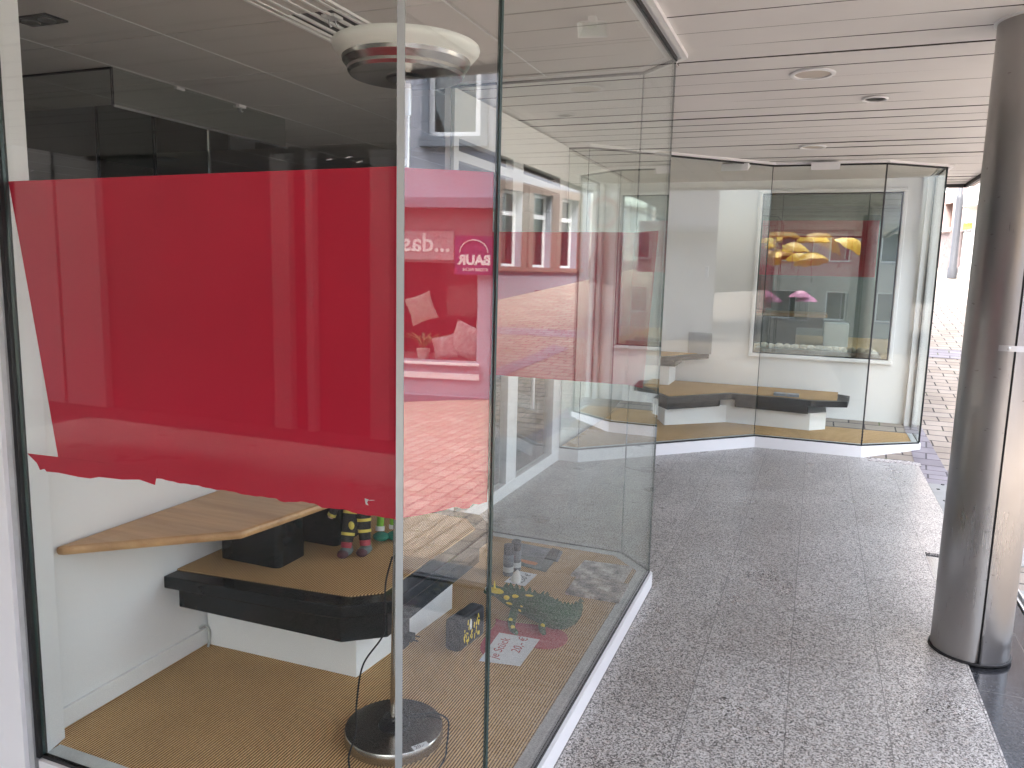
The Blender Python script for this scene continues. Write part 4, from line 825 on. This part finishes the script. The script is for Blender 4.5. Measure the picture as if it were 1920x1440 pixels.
# ================================================================== BUILDINGS across the street
def refl2(px, py): d = ray(px, py); return np.array([-2.219, 2.219, CH]), np.array([d[1], d[0], d[2]])
class Facade:
    def __init__(s, P, az, side):   # local axes: s along azimuth, n = outward normal (towards camera side)
        a = math.radians(az); s.P = np.array([P[0], P[1], 0.]); s.t = np.array([math.sin(a), math.cos(a), 0]); s.n = np.array([-s.t[1], s.t[0], 0])*side
    def pt(s, u_, o, z): return s.P+s.t*u_+s.n*o+np.array([0, 0, z])
    def box(s, mb, u0, u1, o0, o1, z0, z1, mi=0):
        c_ = [s.pt(u0, o0, z0), s.pt(u1, o0, z0), s.pt(u1, o1, z0), s.pt(u0, o1, z0), s.pt(u0, o0, z1), s.pt(u1, o0, z1), s.pt(u1, o1, z1), s.pt(u0, o1, z1)]
        return mb.add(c_, [(0, 3, 2, 1), (4, 5, 6, 7), (0, 1, 5, 4), (1, 2, 6, 5), (2, 3, 7, 6), (3, 0, 4, 7)], mi)
    def wall(s, mb, u0, u1, z0, z1, th, holes, mi=0):    # wall with rectangular holes, real reveals
        us = sorted({u0, u1, *[h_[0] for h_ in holes], *[h_[1] for h_ in holes]}); zs_ = sorted({z0, z1, *[h_[2] for h_ in holes], *[h_[3] for h_ in holes]})
        for a, b_ in zip(us[:-1], us[1:]):
            run = None
            for c_, d_ in zip(zs_[:-1], zs_[1:]):
                inside = any(h_[0] <= (a+b_)/2 <= h_[1] and h_[2] <= (c_+d_)/2 <= h_[3] for h_ in holes)
                if inside:
                    if run: s.box(mb, a, b_, -th, 0, run[0], run[1], mi); run = None
                else: run = (run[0], d_) if run else (c_, d_)
            if run: s.box(mb, a, b_, -th, 0, run[0], run[1], mi)
        return mb
    def window(s, root, u0, u1, z0, z1, dep=.12, fw=.06, transom=None, mat=None, frame=None):
        f_ = MB(); fr_ = frame or PVC
        for q in ((u0, u0+fw, z0, z1), (u1-fw, u1, z0, z1), (u0+fw, u1-fw, z0, z0+fw), (u0+fw, u1-fw, z1-fw, z1)): s.box(f_, q[0], q[1], -dep-.06, -dep, q[2], q[3])
        if transom: s.box(f_, u0+fw, u1-fw, -dep-.06, -dep+.01, transom-fw*.8, transom+fw*.8)
        w__ = f_.build('window', fr_, root); p__ = MB(); s.box(p__, u0+fw, u1-fw, -dep-.035, -dep-.03, z0+fw, z1-fw); p__.build('pane', mat or G_DARK, w__)
        bk_ = MB(); s.box(bk_, u0, u1, -dep-.5, -dep-.45, z0, z1); bk_.build('room_shade_panel', ROOM_SHADE, root)  # dark panel behind the pane, its colour stands in for an unlit room
        return w__
ROOM_SHADE = paint('dark_room', (.05, .055, .06), .9); BLINDW = paint('white_blind', (.55, .56, .56), .8)
# grey building with three brown trimmed windows
GB = Facade((4.62, 14.4), -15.8, 1); rgb = thing('grey_house', 'grey rendered house with brown trimmed windows across street', 'building', (4.62, 14.4, .8))
holes = [(u_, u_+.70, 1.60, 3.12) for u_ in (-3.4, -2.3, -1.15, -.05, 1.02, 2.06)]+[(u_, u_+.70, 4.6, 6.0) for u_ in (-3.4, -2.3, -1.15, -.05, 1.02, 2.06)]
w_ = MB(); GB.wall(w_, -4.5, 3.3, -1, 7.5, .3, holes); w_.build('wall', R_GREY, rgb)
GB.box(MB(), 0, 0, 0, 0, 0, 0)
gi = MB(); GB.box(gi, -4.5, 3.3, -8, -.9, -1, 7.5); gi.build('house_body', R_GREY, rgb)
ln = MB()
for z_ in (1.95, 2.3, 2.65, 3.0, 3.35):
    for a, b2 in zip([-4.5]+[h_[1]+.17 for h_ in holes[:6]], [h_[0]-.17 for h_ in holes[:6]]+[3.3]): GB.box(ln, a, b2, 0, .002, z_-.006, z_+.006)
GB.box(ln, -4.5, 3.3, 0.0, .002, 3.6, 3.62); ln.build('joint_line', R_SLATE, rgb)
pl_ = MB(); GB.box(pl_, -4.5, 3.3, 0.0, .05, -1, 1.42); pl_.build('base_course', R_GREY, rgb)
for h_ in holes:
    s_ = MB(); 
    for q in ((h_[0]-.16, h_[0], h_[2], h_[3]+.16), (h_[1], h_[1]+.16, h_[2], h_[3]+.16), (h_[0], h_[1], h_[3], h_[3]+.16)): GB.box(s_, q[0], q[1], 0, .035, q[2], q[3])
    GB.box(s_, h_[0]-.2, h_[1]+.2, 0, .09, h_[2]-.09, h_[2]); s_.build('window_surround', BROWNT, rgb)
    GB.window(rgb, h_[0]+.001, h_[1]-.001, h_[2]+.001, h_[3]-.001, .16, .055, h_[3]-.45)
vt = MB(); GB.box(vt, 1.1, 1.35, .045, .055, 1.05, 1.12); vt.build('vent', INK, rgb)
rf = MB(); GB.box(rf, -4.6, 3.35, -4, .25, 7.5, 7.62); rf.build('roof', R_SLATE, rgb)
# white house beyond
FW_ = Facade((4.62, 14.4), -15.8, 1); rwh = thing('white_house', 'bright white house with yellow notice beyond the grey one', 'building', (3.5, 18.6, 1.4))
def reg_dir(px, py, F):
    d = ray(px, py); k_ = np.dot(F.P-CC, F.n)/np.dot(d, F.n); h_ = CC+d*k_; return float(np.dot(h_-F.P, F.t)), float(h_[2])
UB = reg_dir(1805, 450, FW_)[0]; print('UB', UB)
hw = [(3.6, 4.1, 2.9, 4.3), (3.6, 4.1, 5.4, 6.8)]
w_ = MB(); FW_.wall(w_, 3.31, UB, -1, 9, .3, hw); FW_.box(w_, 3.31, UB, -8, -.9, -1, 9); w_.build('wall', R_WHITE, rwh)
for h_ in hw: FW_.window(rwh, h_[0]+.001, h_[1]-.001, h_[2]+.001, h_[3]-.001, .12)
q_ = MB(); FW_.box(q_, 4.1, UB-.1, 0, .28, 3.15, 3.23); q_.build('canopy', R_WHITE, rwh); q_ = MB(); FW_.box(q_, 3.31, UB, 0, .03, .9, 1.85); q_.build('base_course', SLAB, rwh)
def reg_dir(px, py, F):   # direct view hit on facade plane -> (u, z)
    d = ray(px, py); k_ = np.dot(F.P-CC, F.n)/np.dot(d, F.n); h_ = CC+d*k_; return float(np.dot(h_-F.P, F.t)), float(h_[2])
ua, za = reg_dir(1806, 431, FW_); ub, zb_ = reg_dir(1823, 420, FW_)
yn = MB(); u0_, u1_ = min(ua, ub), max(ua, ub); za, zb_ = min(za, zb_), max(za, zb_); FW_.box(yn, u0_, u1_, .003, .012, za, zb_+.03)
o_ = FW_.pt(u1_-.03, .0128, zb_-.05); text_mb('Parken', .14, frame_xf(o_, -FW_.t, (0, 0, 1)), yn, 1, .001); o_ = FW_.pt(u1_-.03, .0128, zb_-.18); text_mb('verboten', .11, frame_xf(o_, -FW_.t, (0, 0, 1)), yn, 1, .001)
tag(yn.build('yellow_notice', [YEL, INK]), 'small yellow parking notice fixed on the bright white wall', 'sign')
# pink house further on
rpk = thing('pink_house', 'pale pink house with stone base and narrow dark window', 'building', (2.8, 21, 1.7))
ua, za = reg_dir(1776, 382, FW_); ub, zb_ = reg_dir(1788, 427, FW_)
uw0, zw0 = reg_dir(1783, 427, FW_); uw1, zw1 = reg_dir(1772, 383, FW_); print('WIN', uw0, uw1, zw0, zw1)
hp_ = [(uw0, uw1, zw0, zw1)]
for u_ in (uw1+1.2, uw1+3.2): hp_.append((u_, u_+.7, zw0, zw1))
ZST = zw0-.12
w_ = MB(); FW_.wall(w_, UB+.002, 16, ZST, 10, .3, hp_, 0); FW_.box(w_, UB+.002, 16, -6, -.9, -1, 10); w_.build('wall', R_PINK, rpk)
st_ = MB(); FW_.box(st_, UB+.002, 16, -.3, .04, -1, ZST); st_.build('stone_base', STONE, rpk)
for h_ in hp_: FW_.window(rpk, h_[0]+.001, h_[1]-.001, h_[2]+.001, h_[3]-.001, .15, .05, None, None, BROWNT)
sl_ = MB(); FW_.box(sl_, uw0-.1, uw1+.1, .041, .1, zw0-.09, zw0); sl_.build('window_sill', SLAB, rpk)
# lamp post with small sign boards
dpl = ray(1785, 512); kk = 19.3/dpl[1]; PX = dpl[0]*kk; PY = 19.3; PZ = gz(PY)-.012
lp_ = thing('street_post', 'grey stepped street post holding white sign boards', 'street post', (PX, PY, PZ))
MB().lathe([(.10, 0), (.10, .20), (.075, .26), (.072, 1.70), (.068, 1.76), (.045, 1.80), (.042, 5.5), (0, 5.52)], (PX, PY, PZ), 20).build('pole', GREYM, lp_, smooth=True)
sg = MB(); z0_ = PZ+2.22
sg.box(PX-.66, PX-.07, PY-.05, PY-.035, z0_, z0_+.45, 0); text_mb('werktags', .125, frame_xf((PX-.63, PY-.0505, z0_+.26), (1, 0, 0), (0, 0, 1)), sg, 1, .001); text_mb('8-18 h', .125, frame_xf((PX-.56, PY-.0505, z0_+.08), (1, 0, 0), (0, 0, 1)), sg, 1, .001)
sg.build('sign_board', [SIGNW, INK], lp_)
sg2 = MB(); sg2.box(PX-.62, PX-.24, PY-.05, PY-.035, z0_-.40, z0_-.04, 0)
for k_, tx in enumerate(('Anwohner', 'frei')): text_mb(tx, .07, frame_xf((PX-.60, PY-.0505, z0_-.17-.12*k_), (1, 0, 0), (0, 0, 1)), sg2, 1, .001)
sg2.build('sign_board', [SIGNW, INK], lp_)
br_ = MB(); br_.box(PX-.14, PX, PY-.03, PY+.03, z0_+.30, z0_+.34); br_.box(PX-.14, PX, PY-.03, PY+.03, z0_+.08, z0_+.12); br_.box(PX-.45, PX-.41, PY-.034, PY-.02, z0_-.38, z0_+.2); br_.build('bracket', GREYM, lp_)
# shop building opposite (seen in the angled pane)
SB = Facade((9.4, -3.6), 11, 1); rsb = thing('shop_building', 'lavender rendered shop building opposite with display window', 'building', (9.4, -3.6, -.7))
hs_ = [(-3.2, .66, -.05, 1.62), (1.25, 4.2, -.05, 1.62), (-.21, .66, 3.63, 5.1), (-3.6, -2.7, 3.63, 5.1), (3.2, 4.1, 3.63, 5.1), (6.2, 7.1, 3.63, 5.1)]
w_ = MB(); SB.wall(w_, -14, 9, -2.2, 8, .35, hs_); w_.build('wall', R_LAV, rsb)
w_ = MB(); SB.box(w_, -14, 9, -9, -2.2, -2.2, 8); w_.build('house_body', R_LAV, rsb)
for h_ in hs_[2:]:
    s_ = MB()
    for q in ((h_[0]-.11, h_[0], h_[2], h_[3]+.11), (h_[1], h_[1]+.11, h_[2], h_[3]+.11), (h_[0], h_[1], h_[3], h_[3]+.11)): SB.box(s_, q[0], q[1], 0, .03, q[2], q[3])
    SB.box(s_, h_[0]-.14, h_[1]+.14, 0, .12, h_[2]-.15, h_[2]); s_.build('window_surround', R_SLATE, rsb)
    SB.window(rsb, h_[0]+.001, h_[1]-.001, h_[2]+.001, h_[3]-.001, .04, .09)
q_ = MB(); SB.box(q_, -14, 9, 0, .22, 2.50, 2.66); q_.build('ledge', R_SLATE, rsb)
q_ = MB(); SB.box(q_, -3.4, 4.4, 0, .05, 1.62, 2.495); q_.build('sign_panel', paint('grey_brown_panel', (.20, .18, .18), .5), rsb)
q_ = MB(); SB.box(q_, -14, 9, 0, .06, -2.2, -.62); q_.build('base_course', R_SLATE, rsb)
for (a, b2) in ((-3.2, .66), (1.25, 4.2)):
    q_ = MB(); SB.box(q_, a-.05, b2+.05, -.02, .06, -.09, -.05); SB.box(q_, a-.05, b2+.05, 0, .03, -.33, -.23); q_.build('window_sill', PVC, rsb)
    q_ = MB(); SB.box(q_, a, b2, -.06, -.05, -.049, 1.619); q_.build('pane', G_FAR, rsb)
    q_ = MB(); SB.box(q_, a-.3, b2+.3, -1.6, -1.5, -.3, 1.9); q_.build('window_backdrop', SHOPR, rsb); q_ = MB(); SB.box(q_, a-.3, b2+.3, -1.5, -.36, -.5, -.06); q_.build('display_floor', SHOPR, rsb)
# signs
s_ = MB(); SB.box(s_, -3.2, .26, .052, .07, 1.66, 2.13, 0); text_mb('...das', .42, frame_xf(SB.pt(.20, .0705, 1.80), -SB.t, (0, 0, 1)), s_, 1, .006, 0, .006)
tag(s_.build('shop_sign', [paint('taupe_sign', (.34, .30, .30), .5), SIGNW]), 'taupe lettered board above shop window opposite', 'sign')
s_ = MB(); SB.box(s_, .28, .92, .052, .075, 1.43, 2.06, 0)
text_mb('BAUR', .215, frame_xf(SB.pt(.885, .0755, 1.60), -SB.t, (0, 0, 1)), s_, 1, .003, 0, .010); text_mb('STORE PRÜM', .072, frame_xf(SB.pt(.84, .0755, 1.49), -SB.t, (0, 0, 1)), s_, 1, .002, 0, .001)
arc = [SB.pt(.60-.235*math.cos(PI*i/20), .079, 1.79+.205*math.sin(PI*i/20)) for i in range(21)]; s_.tube([tuple(p) for p in arc], .009, 8, 1)
tag(s_.build('shop_sign', [PURPLE, SIGNW]), 'square purple sign with white arch above shop window opposite', 'sign')
# cushions and plant in the opposite window
CUSH = paint('pale_cushion', (.62, .55, .50), .9, .3, 12); CUSHF = paint('floral_cushion', (.60, .50, .50), .9, .45, 16)
def pillow(lb, u_, o, z, sz, rot, mat):
    c0 = SB.pt(u_, o, z); T = SB.t; Nn = SB.n; vs = []; fs = []; n = 12; cr, sr = math.cos(rot), math.sin(rot)
    for sgn in (1, -1):
        for i in range(n+1):
            for j in range(n+1):
                a, b2 = 2*i/n-1, 2*j/n-1; pin = 1-.10*((1-a*a)*abs(b2)**2+(1-b2*b2)*abs(a)**2); x, z_ = a*sz/2*pin, b2*sz/2*pin
                h_ = sgn*.32*sz*(max(0, (1-a*a)*(1-b2*b2)))**.5*.6; vs.append(c0+T*(x*cr-z_*sr)+np.array([0, 0, x*sr+z_*cr])+Nn*h_)
    for k0 in (0, (n+1)**2):
        for i in range(n):
            for j in range(n): a = k0+i*(n+1)+j; fs.append((a, a+1, a+n+2, a+n+1))
    return tag(MB().add(vs, fs).build('cushion', mat, smooth=True), lb, 'cushion', 'cushions in the window opposite')
pillow('plain pale cushion hanging diagonally in window opposite', -.46, -.5, .82, .50, .35, CUSH)
pillow('small floral cushion standing in window opposite', -.02, -.45, .16, .42, .2, CUSHF)
pillow('large floral cushion leaning beside the curtain in window opposite', .38, -.5, .27, .62, -.35, CUSHF)
ctn = MB(); 
for i in range(9): ctn.tube([tuple(SB.pt(.50+.04*i+.01*math.sin(k_*1.3+i), -.8+.03*(i % 2), -.05+.17*k_)) for k_ in range(11)], .028, 8)
tag(ctn.build('curtain', CUSHF, smooth=True), 'patterned curtain hanging at window edge opposite', 'curtain')
pt_ = thing('potted_plant', 'spiky potted plant in the window opposite', 'plant', tuple(SB.pt(-.40, -.45, -.05)))
MB().lathe([(.09, 0), (.12, .16), (.125, .18), (.1, .18)], tuple(SB.pt(-.40, -.45, -.055)), 24).build('pot', CUSH, pt_, smooth=True)
lv = MB()
for i in range(13):
    a_ = 2*PI*i/13; e = .28+.1*(i % 3); c0 = SB.pt(-.40, -.45, .12); lv.tube([tuple(c0), tuple(c0+np.array([math.cos(a_)*e*.4, math.sin(a_)*e*.4, .18])), tuple(c0+np.array([math.cos(a_)*e*.9, math.sin(a_)*e*.9, .25])), tuple(c0+np.array([math.cos(a_)*e*1.1, math.sin(a_)*e*1.1, .2]))], [.010, .024, .018, .002], 8, 0, .3)
lv.build('leaves', paint('plant_green', (.12, .2, .07), .5, .3, 8), pt_, smooth=True)
# 30 sign on a post
rs = thing('road_sign', 'round red rimmed speed limit sign reading 30 on a grey post', 'road sign', (8.5, 6.95, gz(6.95)-.02))
SX, SY, SZ = 8.5, 6.95, 2.68
MB().tube([(SX+.03, SY, -.01), (SX+.03, SY, 3.4)], .03, 12).build('post', GREYM, rs, smooth=True)
r_s = MB(); r_s.lathe([(.0, 0), (.30, .0), (.30, .006), (.0, .0061)], (SX, SY, SZ), 48, 0, (-1, 0, 0)); r_s.build('disc', paint('red_enamel', (.5, .02, .02), .4), rs)
r_s = MB(); r_s.lathe([(.0, 0), (.225, .0), (.225, .003), (.0, .0031)], (SX-.0065, SY, SZ), 48, 0, (-1, 0, 0)); text_mb('30', .30, frame_xf((SX-.0105, SY+.165, SZ-.10), (0, -1, 0), (0, 0, 1)), r_s, 1, .001, 0, .008); r_s.build('number_plate', [SIGNW, INK], rs)
r_s = MB(); r_s.box(SX-.006, SX+.0, SY-.25, SY+.2, SZ+.42, SZ+.72, 0); text_mb('Zone', .17, frame_xf((SX-.0068, SY+.16, SZ+.5), (0, -1, 0), (0, 0, 1)), r_s, 1, .001); r_s.build('upper_plate', [SIGNW, INK], rs)
DPAN = mk_render('dark_panel', (.07, .07, .075), 60, .1)
# houses behind the camera and at the lane's end, with hanging umbrellas
def house(lb, P, az, side, u0, u1, z0, z1, holes, mat, trim=None, dep=8, fr=None):
    F = Facade(P, az, side); r = thing('house', lb, 'building', tuple(F.pt((u0+u1)/2, 0, z0)))
    w_ = MB(); F.wall(w_, u0, u1, z0, z1, .3, holes); F.box(w_, u0, u1, -dep, -.9, z0, z1); w_.build('wall', mat, r)
    for h_ in holes:
        F.window(r, h_[0]+.001, h_[1]-.001, h_[2]+.001, h_[3]-.001, .12, .07, None, None, fr)
        if trim:
            s_ = MB(); F.box(s_, h_[0]-.12, h_[1]+.12, 0, .06, h_[2]-.1, h_[2]); s_.build('window_sill', trim, r)
    return F, r
grid = lambda us, zs_, w, h_: [(u_, u_+w, z_, z_+h_) for u_ in us for z_ in zs_]
_F, rdk = house('dark panelled shop building with pale posts behind the arcade', (-1.9, -5.2), -90, -1, -.2, 13, -2.5, 7.5, grid([1, 3, 5, 7, 9], [3.6], .9, 1.4), DPAN, SLAB, 10)
LF = Facade((-1.9, -5.2), -90, -1)
for u_, w_2 in ((.3, .35), (2.78, .26), (3.85, .10), (4.2, .26), (7.4, .75), (8.22, .75)):
    q_ = MB(); LF.box(q_, u_, u_+w_2, 0, .12, -2.5, 3.2); q_.build('facade_post', R_MID, rdk)
house('cream house closing the lane with two rows of windows', (-8, -27), 90, 1, -4, 22, -3, 9, grid([1.2, 3.6, 6, 8.4, 10.8, 13.2, 15.6], [-.6, 2.4, 5.2], 1.0, 1.5), R_CREAM, SLAB)
house('pink house on left side of the lane beyond the white one', (-2.6, -16.4), 0, -1, -9, 0, -3, 8, grid([-8, -6, -4, -2], [-.6, 2.4, 5.0], .9, 1.4), R_PINK, SLAB)
uf = thing('umbrella', 'yellow umbrella', 'umbrella', (0, -8.7, 2.4), 'yellow umbrellas strung over the lane')
U0 = Vector((0, 0, 0))
def mk_umb(root, mat):
    L = root.matrix_basis.translation
    cn = MB(); seg = 8; rings = 7; vs = []; R_ = .5; H_ = .30
    for sgn in (0, .004):
        for j in range(rings+1):
            rr_ = R_*j/rings
            for i in range(seg*4):
                a_ = 2*PI*i/(seg*4); sc_2 = 1-.06*math.sin(a_*seg/2)**2*(j/rings)
                z_ = H_*(1-(j/rings)**2)+.03*(math.sin(a_*seg/2)**2)*(j/rings)**2+sgn; vs.append((L.x+rr_*sc_2*math.cos(a_), L.y+rr_*sc_2*math.sin(a_), L.z+z_))
    S4 = seg*4; fs = []
    for o_ in (0, (rings+1)*S4):
        for j in range(rings):
            for i in range(S4): fs.append((o_+j*S4+i, o_+j*S4+(i+1) % S4, o_+(j+1)*S4+(i+1) % S4, o_+(j+1)*S4+i))
    cn.add(vs, fs).build('canopy', mat, root, smooth=True)
    hh = MB(); hh.tube([(L.x, L.y, L.z+H_+.06), (L.x, L.y, L.z-.45)], .008, 8); hh.tube([(L.x, L.y, L.z-.45), (L.x, L.y, L.z-.52), (L.x+.03, L.y, L.z-.56), (L.x+.07, L.y, L.z-.54), (L.x+.08, L.y, L.z-.49)], .012, 8); hh.build('shaft', BLACKM, root, smooth=True)
mk_umb(uf, YUMB)
lbl = ['yellow umbrella at far left of the hanging cluster', 'yellow umbrella second from left, half behind others', 'uppermost yellow umbrella of the cluster, seen level', 'yellow umbrella tilted strongly at right of the cluster', 'lowest yellow umbrella, left of the lowest pair', 'lowest yellow umbrella, right of the lowest pair', 'yellow umbrella hanging nearest to the arcade']
pos = [(1440, 462, 24, 0), (1487, 470, 26, 0), (1524, 452, 24.5, 0), (1594, 464, 23, .45), (1500, 489, 27, .1), (1521, 490, 24, -.2)]
for i, (px, py, dv, tl) in enumerate(pos):
    d = ray(px, py); k_ = dv/d[1]; loc = (d[0]*k_, 2*8.172-dv, CH+d[2]*k_-.05)
    o = uf if i == 0 else copy_tree(uf)
    o.location = loc; o.rotation_euler = (tl, tl*.7, i*.4); tag(o, lbl[i])
pu = thing('umbrella', 'upper of the two pink umbrellas low down the lane', 'umbrella', (0, -18, .7), 'pink umbrellas down the lane'); mk_umb(pu, PUMB)
for i, (px, py, dv, lb_) in enumerate([(1500, 558, 36, 'left one of the two pink umbrellas low down the lane'), (1511, 566, 36, 'right one of the two pink umbrellas low down the lane')]):
    d = ray(px, py); k_ = dv/d[1]; o = pu if i == 0 else copy_tree(pu); o.location = (d[0]*k_, 2*8.172-dv, CH+d[2]*k_); tag(o, lb_)
for y_, wl_ in ((-7.0, 'dark wire strung across the lane, the one nearest the arcade'), (-8.5, 'dark wire strung across the lane between the other two wires'), (-10.6, 'dark wire strung across the lane, the one farthest from the arcade')):
    tag(MB().tube([(-2.5, y_, 3.6), (1, y_, 3.05), (4, y_, 3.0), (8.4, y_, 3.6)], .008, 6).build('wire', BLACKM), wl_, 'wire', 'wires across the lane')
